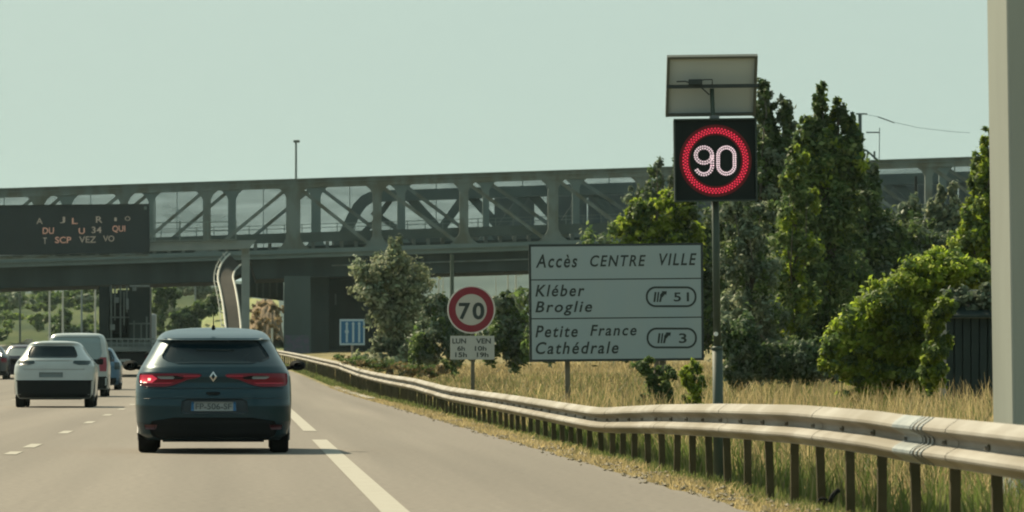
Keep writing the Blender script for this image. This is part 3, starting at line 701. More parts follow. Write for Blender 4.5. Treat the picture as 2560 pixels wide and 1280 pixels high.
for x, t_, w, lab in ((1097, 680, .13, 'pale mast left of the dark post under the bridge girder'), (1108, 680, .1, 'thin pale mast close beside another left of the dark post under the girder'), (1270, 674, .14, 'pale mast under the girder left of the large direction sign'), (1290, 676, .16, 'pale mast with a side arm touching the large direction sign edge'), (1240, 692, .07, 'faint short mast right of the 70 sign under the girder')):
    o, zt = mast('railway_mast', lab, 'mast', x, t_, None, 640 + x*.05, w, M_rail, GP)
    if x in (1290,):
        Y = 640 + x*.05; b = MB(); b.cyl(P(1290, 683, Y), P(1312, 683, Y), .08, n=5); b.cyl(P(1290, 692, Y), P(1312, 684, Y), .05, n=5); b.build('side_arm', M_rail, o)
GL = 'poles in the meadow under the left end of the bridge'
for x, t_, m_, lab in ((50, 716, M_greenpole, 'dark pole nearest the left edge in the far meadow'), (124, 716, M_rail, 'pale pole in the far meadow above the white van'), (157, 712, M_rail, 'second pale pole in the far meadow above the white van'), (204, 712, M_gcol, 'dim grey pole in the far meadow left of the truck'), (238, 712, M_rail, 'pale pole right against the truck load'), (488, 700, M_gcol, 'pale pole on the green bank right of the truck')):
    mast('meadow_pole', lab, 'pole', x, t_, None, 560 + x*.1, .12, m_, GL)

# ------------------------------------------------------------------ far terrain
def terrain(name, xs_px, Y0, Y1, prof, m, kind='structure', n=10, seed=2):
    """prof: px -> py of the crest at Y1; rises from ground at Y0"""
    r = random.Random(seed); b = MB(); vs = []; K = len(xs_px)
    for j in range(n+1):
        t = j/n; Y = Y0+(Y1-Y0)*t
        for px in xs_px:
            x = (px-VX)*Y1/F*(0.75+.25*t) if False else (px-VX)*Y1/F
            zt = CH-(prof(px)-VY)*Y1/F; z0 = gz(Y0)-.4
            vs.append((x, Y, z0+(zt-z0)*(t**.9) + (r.uniform(-.25,.25) if 0 < j else 0)))
    for px in xs_px: vs.append(((px-VX)*Y1/F, Y1+6, gz(Y0)-1))
    b.add(vs, [(j*K+i, j*K+i+1, (j+1)*K+i+1, (j+1)*K+i) for j in range(n+1) for i in range(K-1)])
    return tag(b.build(name, m, smooth=True), kind=kind)
terrain('hill', list(range(-900, 640, 30)), 705, 800, lambda p: 728 + 8*math.sin(p*.013), M_field)
terrain('embankment', list(range(505, 700, 12)), 500, 560, lambda p: 800 - (p-505)*.55 if p < 590 else 750, noisy('sunlit_bank_grass', (.20,.20,.08), (.12,.15,.05), .15, .95), n=8)
terrain('far_hill', list(range(900, 4200, 60)), 1300, 1900, lambda p: 672 - 6*math.sin(p*.004) - 6*math.sin(p*.011), M_hill)
terrain('far_ridge', list(range(-1800, 1100, 80)), 1500, 1900, lambda p: 700 - 8*math.sin(p*.006), M_hill)
# concrete median barrier in the distance on the left
md = thing('median_barrier', 'low pale concrete barrier along the far left edge of the motorway', 'barrier', (-13.6, 200, 0))
for i in range(44):
    Y0 = 180 + i*10.0; x = -13.6 + bend(Y0)
    b = MB(); b.box(x-.2, x+.2, Y0, Y0+9.94, gz(Y0)-.1, gz(Y0)+.8); b.build('barrier_section', noisy('pale_concrete', (.30,.29,.25), (.24,.235,.2), 1), md)
# ------------------------------------------------------------------ vehicles
M_glass = mat('dark_car_glass', (.003, .011, .015), .2, spec=.12)
M_tyre = M_blacks
M_rim = mat('alloy_rim', (.10,.105,.11), .6, .2)
M_under = mat('dark_underbody', (.012, .014, .015), .9, spec=.1)
M_tail = mat('tail_lamp_red', (.040, .002, .007), .3, spec=.3, emit=(1, .01, .06), estr=.02)
M_lit = mat('lit_tail_lamp', (.5, .05, .06), .25, emit=(1, .03, .10), estr=.22)
M_lampc = mat('clear_lamp', (.16,.19,.19), .3)
M_plate = mat('number_plate', (.22,.25,.25), .5)
M_chrome = mat('chrome', (.45,.48,.48), .2, .9)
class Body:
    """levels: rows (z, half width, rear y, front y); plan outline is a superellipse at each end"""
    def __init__(s, levels, D=.8, n=2.8, DF=1.0):
        s.lv = levels; s.D = s.D0 = D; s.n = n; s.DF = s.DF0 = DF
    def at(s, z):
        zz = [l[0] for l in s.lv]; return [float(np.interp(z, zz, [l[k] for l in s.lv])) for k in (1, 2, 3)]
    def dd(s, yr, yf):
        k = min(1.0, (yf-yr)*.92/(s.D0+s.DF0)); s.D = s.D0*k; s.DF = s.DF0*k
    def rear(s, x, z):
        W, yr, yf = s.at(z); s.dd(yr, yf); t = min(.9995, abs(x)/W); return yr + s.D*(1-(1-t**s.n)**(1/s.n))
    def side(s, y, z):
        W, yr, yf = s.at(z); s.dd(yr, yf)
        if y < yr+s.D: t = min(1, max(0, (yr+s.D-y)/s.D)); return W*(1-t**s.n)**(1/s.n)
        if y > yf-s.DF: t = min(1, max(0, (y-yf+s.DF)/s.DF)); return W*(1-t**s.n)**(1/s.n)
        return W
    def ring(s, z):
        W, yr, yf = s.at(z); s.dd(yr, yf); pts = []; A = 12
        for i in range(A+1):                      # rear half from -x to +x
            a = math.pi/2*(1-i/A); pts.append((-W*math.sin(a)**(2/s.n), yr + s.D*(1-math.cos(a)**(2/s.n))))
        for i in range(1, A+1):
            a = math.pi/2*i/A; pts.append((W*math.sin(a)**(2/s.n), yr + s.D*(1-math.cos(a)**(2/s.n))))
        yA, yB = yr+s.D, yf-s.DF
        for i in range(1, 8): pts.append((W, yA+(yB-yA)*i/8))
        for i in range(A+1):
            a = math.pi/2*(1-i/A); pts.append((W*math.sin(a)**(2/s.n), yf - s.DF*(1-math.cos(a)**(2/s.n))))
        for i in range(1, A+1):
            a = math.pi/2*i/A; pts.append((-W*math.sin(a)**(2/s.n), yf - s.DF*(1-math.cos(a)**(2/s.n))))
        for i in range(1, 8): pts.append((-W, yB+(yA-yB)*i/8))
        return [(x, y, z) for x, y in pts]
    def shell(s, zb, zt, nz=34):
        b = MB(); vs = []; zs = sorted(set([round(zb+(zt-zb)*i/nz, 4) for i in range(nz+1)] + [l[0] for l in s.lv if zb <= l[0] <= zt]))
        R = [s.ring(z) for z in zs]; K = len(R[0])
        for r in R: vs += r
        fs = [(j*K+i, j*K+(i+1)%K, (j+1)*K+(i+1)%K, (j+1)*K+i) for j in range(len(R)-1) for i in range(K)]
        # crown
        W, yr, yf = s.at(zt); N = len(vs); top = R[-1]; cy = (yr+yf)/2
        last = (len(R)-1)*K
        for q, (f, dz) in enumerate(((.85, .012), (.55, .024), (.2, .03))):
            vs += [(x*f, cy+(y-cy)*f, zt+dz) for x, y, _ in top]
            st = N+q*K; fs += [(last+i, last+(i+1)%K, st+(i+1)%K, st+i) for i in range(K)]; last = st
        fs.append(tuple(range(last, last+K))); fs.append(tuple(range(K-1, -1, -1)))
        return b.add(vs, fs)
def wheel(name_p, x, y, r, w, parent, root):
    sx = 1 if x > 0 else -1
    t = MB(); prof = [(0, r*.62), (.0, r*.93), (.02, r*.985), (.04, r), (w-.04, r), (w-.02, r*.985), (w, r*.93), (w, r*.62)]
    n = 28; vs = []
    for i in range(n):
        a = 2*math.pi*i/n
        for (u, rr) in prof: vs.append((x-sx*u, y+rr*math.cos(a), r+rr*math.sin(a)))
    K = len(prof); t.add(vs, [(i*K+k, i*K+(k+1)%K, ((i+1)%n)*K+(k+1)%K, ((i+1)%n)*K+k) for i in range(n) for k in range(K)])
    wo = t.build('wheel', M_tyre, root, True, False)
    rm = MB(); rm.cyl((x-sx*.03, y, r), (x-sx*(w-.02), y, r), r*.6, n=20)
    for k in range(5):
        a = 2*math.pi*k/5; rm.cyl((x-sx*.012, y, r), (x-sx*.012, y+r*.58*math.cos(a), r+r*.58*math.sin(a)), .03, n=5)
    rm.build('rim', M_rim, wo, False, False)
def panel(name, body, rows, m, root, e=.006, cols=16, skirt=.03):
    """patch lying on the rear of the body; rows of (z, x left, x right)"""
    rr = []
    for i in range(len(rows)-1):
        (z0, a0, b0), (z1, a1, b1) = rows[i], rows[i+1]; q = max(1, int(abs(z1-z0)/.03))
        for k in range(q): t = k/q; rr.append((z0+(z1-z0)*t, a0+(a1-a0)*t, b0+(b1-b0)*t))
    rr.append(rows[-1]); vs = []
    for z, a, c in rr:
        for i in range(cols+1): x = a+(c-a)*i/cols; vs.append((x, body.rear(x, z)-e, z))
    K = cols+1; n = len(rr); fs = [(j*K+i, j*K+i+1, (j+1)*K+i+1, (j+1)*K+i) for j in range(n-1) for i in range(cols)]
    bd = [i for i in range(K)] + [j*K+cols for j in range(1, n)] + [(n-1)*K+i for i in range(cols-1, -1, -1)] + [j*K for j in range(n-2, 0, -1)]
    base = len(vs)
    for i in bd: v = vs[i]; vs.append((v[0]*.998, v[1]+skirt, v[2]))
    m_ = len(bd); fs += [(bd[i], bd[(i+1)%m_], base+(i+1)%m_, base+i) for i in range(m_)]
    return MB().add(vs, fs).build(name, m, root, True, False)
def spanel(name, body, rows, m, root, sg, e=.006, cols=10):
    vs = []; rr = rows
    for z, a, c in rr:
        for i in range(cols+1): y = a+(c-a)*i/cols; vs.append((sg*(body.side(y, z)+e), y, z))
    K = cols+1; n = len(rr); fs = [(j*K+i, j*K+i+1, (j+1)*K+i+1, (j+1)*K+i) for j in range(n-1) for i in range(cols)]
    return MB().add(vs, fs).build(name, m, root, True, False)
def cut_arches(o, ys, r, W):
    tmp = []
    for y in ys:
        for sg in (-1, 1):
            c = MB().cyl((sg*(W-.30), y, r*.9), (sg*(W+.3), y, r*.9), r*1.12, n=24).build('cutter', M_under, None)
            md = o.modifiers.new('arch', 'BOOLEAN'); md.operation = 'DIFFERENCE'; md.object = c; md.solver = 'EXACT'; tmp.append(c)
    dg = bpy.context.evaluated_depsgraph_get(); me = bpy.data.meshes.new_from_object(o.evaluated_get(dg))
    o.modifiers.clear(); o.data = me
    try: me.shade_auto_smooth()
    except Exception: pass
    for c in tmp: bpy.data.objects.remove(c)
def make_car(name, label, cat, loc, W, L, paint, levels, zb, zt, r, D, n, group=None, yaw=0.0, arches=True):
    root = thing(name, label, cat, loc, group, (0, 0, yaw))
    body = Body(levels, D, n); o = body.shell(zb, zt).build('body', paint, None, True, False)
    ya, yb_ = .78, L-.85
    if arches: cut_arches(o, (ya, yb_), r, W)
    o.parent = root
    for y in (ya, yb_):
        for sg in (-1, 1): wheel('wheel', sg*(W-.035), y, r, .215, None, root)
    u = MB(); u.box(-W+.32, W-.32, .25, L-.3, zb-.02, zb+.05); u.build('underbody', M_under, root, world=False)
    return root, body
def paint(name, col, rough=.3, coat=.6, metal=0.0):
    m = noisy(name, col, tuple(c*.9 for c in col), 2.5, rough, metal, .5); m.node_tree.nodes['Principled BSDF'].inputs['Coat Weight'].default_value = coat; return m

# ---- the dark teal hatchback in front
YC = 63.0; kc = YC / F
cx0 = P(533, 0, YC)[0]
def W_(p): return p * kc          # half width in px -> m
def Zc(py): return (1133 - py) * 0.004625
lv = [(.15, .80, .16, 4.10), (.22, .875, .07, 4.2), (.36, .895, .01, 4.26), (.55, .90, .0, 4.26), (.70, .897, .02, 4.22), (.80, .893, .06, 4.15), (.88, .885, .05, 4.0), (.93, .868, .06, 3.7), (.99, .835, .10, 3.25),
      (1.06, .795, .20, 3.0), (1.13, .752, .30, 2.85), (1.22, .706, .42, 2.62), (1.285, .668, .50, 2.44), (1.30, .662, .44, 2.40), (1.32, .652, .50, 2.36), (1.345, .635, .62, 2.32), (1.375, .605, .80, 2.26), (1.40, .565, 1.0, 2.2), (1.418, .50, 1.15, 2.1)]
M_teal = paint('dark_teal_car_paint', (.007, .032, .044), .3, .45, .3)
M_teal.node_tree.nodes['Principled BSDF'].inputs['Specular IOR Level'].default_value = .08
hb_, bd1 = make_car('hatchback_car', 'dark teal five door hatchback with glowing wide red tail lamps driving nearest in front', 'car', (cx0, YC, 0), .90, 4.26, M_teal, lv, .15, 1.418, .325, .62, 3.0)
def X1(px): return (px - 533) * kc
# rear window with pointed lower corners
panel('rear_window', bd1, [(Zc(911.5), -.40, .44), (Zc(905), -.52, .58), (Zc(898), -.58, .645), (Zc(890), -.592, .635), (Zc(876), -.555, .595), (Zc(862), -.515, .545), (Zc(853), -.475, .50), (Zc(851.5), -.42, .46)], M_glass, hb_, .006, 22)
w = panel('window_strip', bd1, [(Zc(880), -.20, .24), (Zc(876.5), -.20, .24)], M_black, hb_, .012, 10)  # thin black strip across the rear window
w.name = 'wiper'
# spoiler lip
panel('spoiler', bd1, [(Zc(852), -.54, .54), (Zc(848), -.575, .575)], M_teal, hb_, .03, 18, .06)
# tail lamps: outer block and slim inner blade
for sg in (-1, 1):
    def q(a, c): a, c = sg*a, sg*c; return (min(a, c), max(a, c))
    rows = [(Zc(968), .55, .76), (Zc(965), .47, .835), (Zc(960), .40, .847), (Zc(955), .345, .85), (Zc(950), .29, .85), (Zc(945.5), .17, .85), (Zc(940), .13, .85), (Zc(936.5), .16, .845), (Zc(935), .35, .84)]
    lo = [(z, *q(a, c)) for z, a, c in rows]
    tl = panel('tail_lamp', bd1, lo, M_tail, hb_, .010, 22)
    rr = [(Zc(962), .50, .72), (Zc(959), .44, .78), (Zc(956.5), .50, .60)]
    panel('lamp_dark_inset', bd1, [(z, *q(a, c)) for z, a, c in [(Zc(950), .36, .46), (Zc(945.5), .33, .60), (Zc(941), .42, .60)]], M_under, tl, .014, 8, .01)
    panel('lamp_clear_inset', bd1, [(z, *q(a, c)) for z, a, c in [(Zc(949), .46, .60), (Zc(946), .44, .635), (Zc(942), .46, .64)]], M_lampc, tl, .016, 8, .01)
    panel('light_guide', bd1, [(z, *q(a, c)) for z, a, c in [(Zc(960.5), .50, .80), (Zc(958), .46, .82)]], mat('light_guide', (.16,.012,.022), .3, emit=(1,.05,.12), estr=.05), tl, .016, 12, .01)
    panel('light_guide', bd1, [(z, *q(a, c)) for z, a, c in [(Zc(942.5), .15, .34), (Zc(940.5), .15, .34)]], mat('light_guide', (.16,.012,.022), .3, emit=(1,.05,.12), estr=.05), tl, .014, 12, .01)
    if sg < 0:
        panel('lit_lamp', bd1, [(Zc(958), -.84, -.70), (Zc(948), -.845, -.64), (Zc(939), -.84, -.70)], M_lit, tl, .018, 8, .01)
        panel('lit_bulb', bd1, [(Zc(953), -.75, -.72), (Zc(947), -.75, -.715)], mat('lit_bulb', (.8,.5,.4), .3, emit=(1,.6,.45), estr=1.0), tl, .022, 3, .01)
    panel('reflector', bd1, [(Zc(1074), *q(.66, .78)), (Zc(1062), *q(.64, .79))], mat('dim_red_reflector', (.05,.006,.012), .4), hb_, .012, 8)
panel('lower_bumper', bd1, [(.16, -.62, .62), (.20, -.70, .70), (.30, -.74, .74), (.37, -.70, .70), (.41, -.45, .45)], M_under, hb_, .012, 22)
panel('plate_recess', bd1, [(Zc(1036), -.33, .35), (Zc(1030), -.37, .40), (Zc(1004), -.36, .39), (Zc(998), -.30, .33)], mat('dark_teal_recess', (.008,.02,.028), .5), hb_, .004, 16)
pl = panel('number_plate', bd1, [(Zc(1028), X1(477), X1(591)), (Zc(1005), X1(478), X1(590))], M_plate, hb_, .016, 10)
panel('plate_band', bd1, [(Zc(1027.5), X1(477.5), X1(485)), (Zc(1005.5), X1(478.5), X1(485))], M_blue, pl, .02, 3, .005)
panel('plate_band', bd1, [(Zc(1027.5), X1(583), X1(590.5)), (Zc(1005.5), X1(583), X1(589.5))], M_blue, pl, .02, 3, .005)
t_ = text_part('plate_lettering', 'FP-506-SF', X1(489), X1(579), Zc(1024), Zc(1009), bd1.rear(.1, Zc(1016))-.034, mat('plate_ink', (.05,.07,.075), .6), hb_, 0, bold=.01)
panel('boot_handle', bd1, [(Zc(989), -.05, .05), (Zc(984), -.085, .085), (Zc(981), -.07, .07)], M_under, hb_, .014, 8)
panel('boot_crease', bd1, [(Zc(972.5), -.80, .80), (Zc(971), -.80, .80)], mat('dark_teal_recess', (.008,.02,.028), .5), hb_, .006, 20)
panel('bumper_seam', bd1, [(Zc(997.5), -.86, .86), (Zc(996), -.86, .86)], mat('dark_teal_recess', (.008,.02,.028), .5), hb_, .006, 20)
# diamond badge with an open centre
b = MB(); zc = Zc(943); yb_ = bd1.rear(0, zc) - .03
o4 = [(0, .062), (.044, 0), (0, -.062), (-.044, 0)]; i4 = [(0, .034), (.022, 0), (0, -.034), (-.022, 0)]
vs = [(x, yb_, zc+z) for x, z in o4] + [(x, yb_-.008, zc+z) for x, z in i4] + [(x, yb_+.02, zc+z) for x, z in o4]
b.add(vs, [(i, (i+1)%4, 4+(i+1)%4, 4+i) for i in range(4)] + [(i, 8+i, 8+(i+1)%4, (i+1)%4) for i in range(4)]); b.build('badge', M_chrome, hb_, world=False)
for sg in (-1, 1):
    b = MB(); b.add([], []); rr = []
    n = 12; vs = []
    for j, (yy, s_) in enumerate(((1.98, .5), (2.0, .9), (2.06, 1.0), (2.16, .9), (2.2, .4))):
        for i in range(n):
            a = 2*math.pi*i/n; vs.append((sg*(.985+.092*s_*math.copysign(abs(math.cos(a))**.8, math.cos(a))), yy, 1.005+.062*s_*math.sin(a)))
    b.add(vs, [(j*n+i, j*n+(i+1)%n, (j+1)*n+(i+1)%n, (j+1)*n+i) for j in range(4) for i in range(n)] + [tuple(range(n)), tuple(range(5*n-1, 4*n-1, -1))])
    mo = b.build('mirror', M_under, hb_, True, False)
    b = MB(); b.cyl((sg*.80, 2.12, .96), (sg*.93, 2.1, .985), .025, n=6); b.build('mirror_arm', M_under, mo, world=False)
    spanel('side_window', bd1, [(.98, .95, 2.9), (1.1, .98, 2.75), (1.22, 1.05, 2.55), (1.33, 1.2, 2.3)], M_glass, hb_, sg)
b = MB(); b.cyl((0, .75, 1.43), (0, .72, 1.46), .025, .018, 8); b.cyl((0, .72, 1.46), (0, .60, 1.60), .006, .004, 6); b.build('antenna', M_black, hb_, world=False)

# ---- white crossover
YW = 126.0; kw = YW / F; zw = lambda py: (1020 - py)*kw; xw = lambda px: (px - 134.5)*kw
M_white = paint('white_car_paint', (.33, .365, .36), .3, .5)
lv = [(.20, .86, .16, 4.2), (.30, .91, .04, 4.3), (.62, .925, .0, 4.35), (.80, .93, .02, 4.3), (.95, .915, .05, 4.1), (1.03, .88, .08, 3.5), (1.09, .835, .12, 3.1), (1.18, .76, .22, 2.95), (1.32, .67, .38, 2.7), (1.42, .62, .48, 2.5), (1.47, .57, .45, 2.35), (1.50, .50, .50, 2.2)]
wc, bd2 = make_car('crossover_car', 'white crossover with black lower bumper in the lane left of the dark hatchback', 'car', (P(134.5, 0, YW)[0], YW, 0), .93, 4.35, M_white, lv, .2, 1.50, .35, .6, 3.0)
panel('rear_window', bd2, [(zw(895), xw(70), xw(190)), (zw(890), xw(67), xw(193)), (zw(880), xw(69), xw(190)), (zw(868), xw(76), xw(184)), (zw(866), xw(82), xw(178))], M_glass, wc, .008, 18)
for sg in (-1, 1):
    f = lambda a, c: (min(sg*a, sg*c), max(sg*a, sg*c))
    panel('tail_lamp', bd2, [(zw(913), *f(.56, .78)), (zw(909), *f(.44, .86)), (zw(905), *f(.44, .865)), (zw(902.5), *f(.46, .84))], mat('dark_tail_lamp', (.012,.03,.035), .3), wc, .012, 14)
    spanel('side_window', bd2, [(1.06, .7, 2.9), (1.2, .8, 2.7), (1.38, .95, 2.4)], M_glass, wc, sg)
    b = MB(); b.box(min(sg*.93, sg*1.08), max(sg*.93, sg*1.08), 2.0, 2.2, .98, 1.12); b.build('mirror', M_under, wc, world=False, bevel=.03)
panel('lower_bumper', bd2, [(.22, -.86, .86), (.32, -.905, .905), (.60, -.915, .915), (.625, -.88, .88)], M_under, wc, .012, 24)
panel('number_plate', bd2, [(zw(944), xw(98), xw(157)), (zw(932), xw(98), xw(157))], mat('shade_tinted_plate', (.10,.13,.135), .5), wc, .014, 6)  # shade put into a darker copy of the plate colour
panel('boot_crease', bd2, [(zw(925), -.7, .7), (zw(923.5), -.7, .7)], mat('white_car_seam', (.25,.26,.25), .5), wc, .008, 16)
panel('bumper_seam', bd2, [(zw(903), -.42, .42), (zw(901.5), -.42, .42)], mat('white_car_seam', (.25,.26,.25), .5), wc, .010, 12)

# ---- white van
YN = 163.0; kn = YN / F; gn = gz(YN); zn = lambda py: (991 - py)*kn; xn = lambda px: (px - 192)*kn
lv = [(.22, .88, .06, 4.2), (.35, .915, .0, 4.25), (.90, .92, .0, 4.25), (1.05, .915, .01, 3.4), (1.20, .90, .03, 3.2), (1.60, .84, .10, 2.9), (1.76, .79, .16, 2.7), (1.83, .74, .22, 2.5), (1.865, .66, .32, 2.3)]
vn, bd3 = make_car('delivery_van', 'white tall delivery van with upright red lamp, half hidden behind the white crossover', 'van', (P(192, 0, YN)[0], YN, gn), .92, 4.25, M_white, lv, .22, 1.865, .33, .35, 4.0)
panel('rear_window', bd3, [(zn(898), xn(123), xn(250)), (zn(880), xn(122), xn(255)), (zn(845), xn(126), xn(250)), (zn(840), xn(130), xn(246))], mat('grey_van_glass', (.17,.23,.24), .25, spec=.5), vn, .008, 16)
for sg in (-1, 1):
    f = lambda a, c: (min(sg*a, sg*c), max(sg*a, sg*c))
    panel('tail_lamp', bd3, [(zn(927), *f(.68, .87)), (zn(912), *f(.66, .885)), (zn(892), *f(.68, .87))], mat('van_lamp', (.22,.03,.05), .35), vn, .014, 6)
    panel('upper_lamp', bd3, [(zn(908), *f(.42, .62)), (zn(897), *f(.42, .64))], M_glass, vn, .012, 6)
panel('lower_bumper', bd3, [(.24, -.86, .86), (.36, -.90, .90), (.55, -.905, .905), (.60, -.86, .86)], M_under, vn, .02, 16)
panel('number_plate', bd3, [(zn(940), -.26, .26), (zn(930), -.26, .26)], mat('shade_tinted_plate', (.10,.13,.135), .5), vn, .014, 4)

# ---- blue hatchback further on
YE = 190.0; ke = YE / F
lv = [(.18, .82, .1, 3.9), (.35, .875, .0, 4.0), (.85, .88, .02, 4.0), (.95, .85, .06, 3.3), (1.1, .74, .25, 2.8), (1.3, .64, .45, 2.4), (1.42, .56, .5, 2.2), (1.45, .48, .6, 2.0)]
bc, bd4 = make_car('small_car', 'blue hatchback peeking out on the right of the white van', 'car', (P(238, 0, YE)[0], YE, gz(YE)), .88, 4.0, paint('blue_car_paint', (.03, .10, .17), .3, .4), lv, .18, 1.45, .31, .6, 3.0)
panel('rear_window', bd4, [(.97, -.62, .66), (1.1, -.62, .65), (1.3, -.54, .56), (1.36, -.48, .50)], M_glass, bc, .008, 12)
for sg in (-1, 1):
    f = lambda a, c: (min(sg*a, sg*c), max(sg*a, sg*c))
    panel('tail_lamp', bd4, [(.70, *f(.66, .84)), (.95, *f(.66, .82))], mat('dark_tail_lamp', (.012,.03,.035), .3), bc, .012, 6)
panel('number_plate', bd4, [(.55, -.26, .26), (.66, -.26, .26)], mat('shade_tinted_plate', (.10,.13,.135), .5), bc, .012, 4)
panel('lower_bumper', bd4, [(.2, -.8, .8), (.42, -.84, .84)], M_under, bc, .012, 12)

# ---- two dark cars at the far left
lv = [(.18, .82, .1, 4.1), (.35, .885, .0, 4.2), (.85, .89, .02, 4.2), (.96, .85, .06, 3.4), (1.1, .76, .25, 2.9), (1.28, .66, .5, 2.5), (1.38, .58, .6, 2.3), (1.42, .5, .7, 2.1)]
M_plum = paint('dark_plum_paint', (.05, .04, .055), .35, .5)
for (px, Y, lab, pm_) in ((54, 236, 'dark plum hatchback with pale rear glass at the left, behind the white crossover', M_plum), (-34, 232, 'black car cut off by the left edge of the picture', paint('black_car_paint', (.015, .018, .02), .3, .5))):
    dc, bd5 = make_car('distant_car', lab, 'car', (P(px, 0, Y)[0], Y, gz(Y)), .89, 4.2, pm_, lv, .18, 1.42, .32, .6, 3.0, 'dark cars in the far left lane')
    panel('rear_window', bd5, [(.98, -.62, .62), (1.1, -.62, .62), (1.28, -.54, .54), (1.32, -.48, .48)], mat('painted_sky_glass', (.16,.19,.19), .2), dc, .008, 12)  # sky reflection put into the pale glass colour
    for sg in (-1, 1):
        f = lambda a, c: (min(sg*a, sg*c), max(sg*a, sg*c))
        panel('tail_lamp', bd5, [(.72, *f(.62, .84)), (.9, *f(.60, .84))], M_tail, dc, .012, 6)
    panel('number_plate', bd5, [(.6, -.26, .26), (.7, -.26, .26)], mat('shade_tinted_plate', (.10,.13,.135), .5), dc, .012, 4)

# ---- flatbed truck with tall dark load
YT = 243.0; kt = YT / F; gT = gz(YT)
tr = thing('flatbed_truck', 'flatbed truck seen from behind beyond the dark hatchback, grey slatted platform', 'truck', (P(312, 0, YT)[0], YT, gT))
tx = lambda px: (px-312)*kt; tz = lambda py: (942-py)*kt
def tb(name, xa, xb, ya, yb, y0, y1, m, parent=tr, bevel=0):
    b = MB(); b.box(tx(xa), tx(xb), y0, y1, tz(yb), tz(ya)); return b.build(name, m, parent, world=False, bevel=bevel)
M_tgrey = noisy('truck_grey', (.13,.16,.155), (.09,.11,.11), 2, .7)
tb('platform', 239, 387, 866, 878, 0, 11.5, M_tgrey)
tb('rear_panel', 243, 383, 884, 914, .1, .16, M_under)
tb('chassis', 262, 362, 879, 905, .5, 11, M_under)
for x in range(250, 384, 14): tb('platform_post', x-1.5, x+1.5, 846, 865.5, .02, .08, M_tgrey)
tb('platform_rail', 239, 387, 845, 849, .0, .1, M_tgrey); tb('platform_rail', 239, 387, 857, 859.5, .0, .1, M_tgrey)
for (xa, xb) in ((243, 268), (357, 383)):
    for y0 in (1.2, 2.55, 3.9):
        b = MB(); b.cyl((tx(xa), y0, .5), (tx(xb), y0, .5), .5, n=20); b.build('wheel', M_tyre, tr, world=False)
tb('mudflap', 243, 268, 908, 930, .5, .53, M_under); tb('mudflap', 357, 383, 908, 930, .5, .53, M_under)
tb('tail_lamp', 246, 262, 890, 896, .03, .095, M_tail); tb('tail_lamp', 364, 380, 890, 896, .03, .095, M_tail); tb('number_plate', 300, 326, 897, 904, .06, .095, M_plate)
b = MB(); b.box(-1.2, 1.2, 12, 14, .6, 2.9); b.build('cab', mat('cab_paint', (.2,.22,.22), .4), tr, world=False, bevel=.1)
b = MB(); b.cyl((-1.2, 12.9, .5), (-.85, 12.9, .5), .5, n=20); b.cyl((.85, 12.9, .5), (1.2, 12.9, .5), .5, n=20); b.build('wheel', M_tyre, tr, world=False)
M_load = noisy('dark_green_machinery', (.008,.015,.015), (.016,.025,.024), 1.5, .7)
M_load2 = noisy('grey_machinery', (.09,.11,.105), (.06,.075,.07), 1.5, .7)
ld = thing('machinery_load', 'tall dark stacked frames and panels standing upright on the flatbed truck', 'cargo', (P(312, 0, YT)[0], YT, gT + tz(866)))
lz0 = tz(866)
def lb(name, xa, xb, ya, yb, y0, y1, m, bevel=0):
    b = MB(); b.box(tx(xa), tx(xb), y0, y1, tz(yb)-lz0, tz(ya)-lz0); return b.build(name, m, ld, world=False, bevel=bevel)
lb('side_panel', 246, 272, 714, 866, 1.2, 5, M_load); lb('side_panel', 322, 374, 716, 852, 1.0, 6, M_load); lb('base_frame', 246, 375, 853, 866, .9, 1.1, M_load2)
lb('inner_panel', 272.5, 321, 750, 862, 2.2, 5, M_load); lb('machine_body', 276, 312, 766, 830, 1.3, 2.1, M_under); lb('machine_body', 284, 304, 752, 765.5, 1.3, 2.1, M_under); lb('inner_panel', 290, 321, 722, 767, 3.2, 5, M_load)
for x, t0, t1 in ((277, 712, 862), (286, 714, 800), (300, 712, 862), (309, 728, 812), (316, 712, 780), (334, 800, 852), (352, 806, 852), (366, 790, 852)): lb('upright', x-2, x+2, t0, t1, .95, 1.15-.2+.15, M_load2)
for (xa, xb, ya, yb) in ((284, 296, 742, 756), (314, 321, 745, 772), (322, 374, 711, 716), (330, 340, 717, 726), (274, 286, 810, 824)): lb('fitting', xa, xb, ya, yb, .85, .94, M_tgrey)
lb('back_panel', 247, 373, 728, 866, 6.2, 6.4, M_load); lb('cross_bar', 272.5, 321, 790, 794, 1.2, 1.3, M_load2); lb('cross_bar', 322, 374, 806, 810, .9, .99, M_load2)
# ------------------------------------------------------------------ vegetation
LM = {
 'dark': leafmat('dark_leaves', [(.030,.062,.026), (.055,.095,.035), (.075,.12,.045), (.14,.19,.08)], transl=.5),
 'mid': leafmat('mid_green_leaves', [(.05,.09,.028), (.085,.14,.038), (.11,.165,.05), (.19,.24,.09)], transl=.5),
 'bright': leafmat('bright_yellow_green_leaves', [(.14,.20,.016), (.19,.27,.024), (.25,.33,.04), (.32,.36,.08)], transl=.6),
 'silver': leafmat('silvery_willow_leaves', [(.14,.175,.09), (.21,.25,.14), (.28,.31,.19), (.38,.40,.28)], transl=.45),
 'grey': leafmat('grey_green_leaves', [(.07,.10,.06), (.10,.14,.085), (.14,.18,.12), (.20,.24,.17)], transl=.35),
 'tan': leafmat('dry_leaves', [(.20,.15,.07), (.28,.21,.10), (.15,.12,.05)]),
}
M_bark = noisy('rough_bark', (.07,.06,.045), (.11,.10,.08), 4, .95, bump=.5)
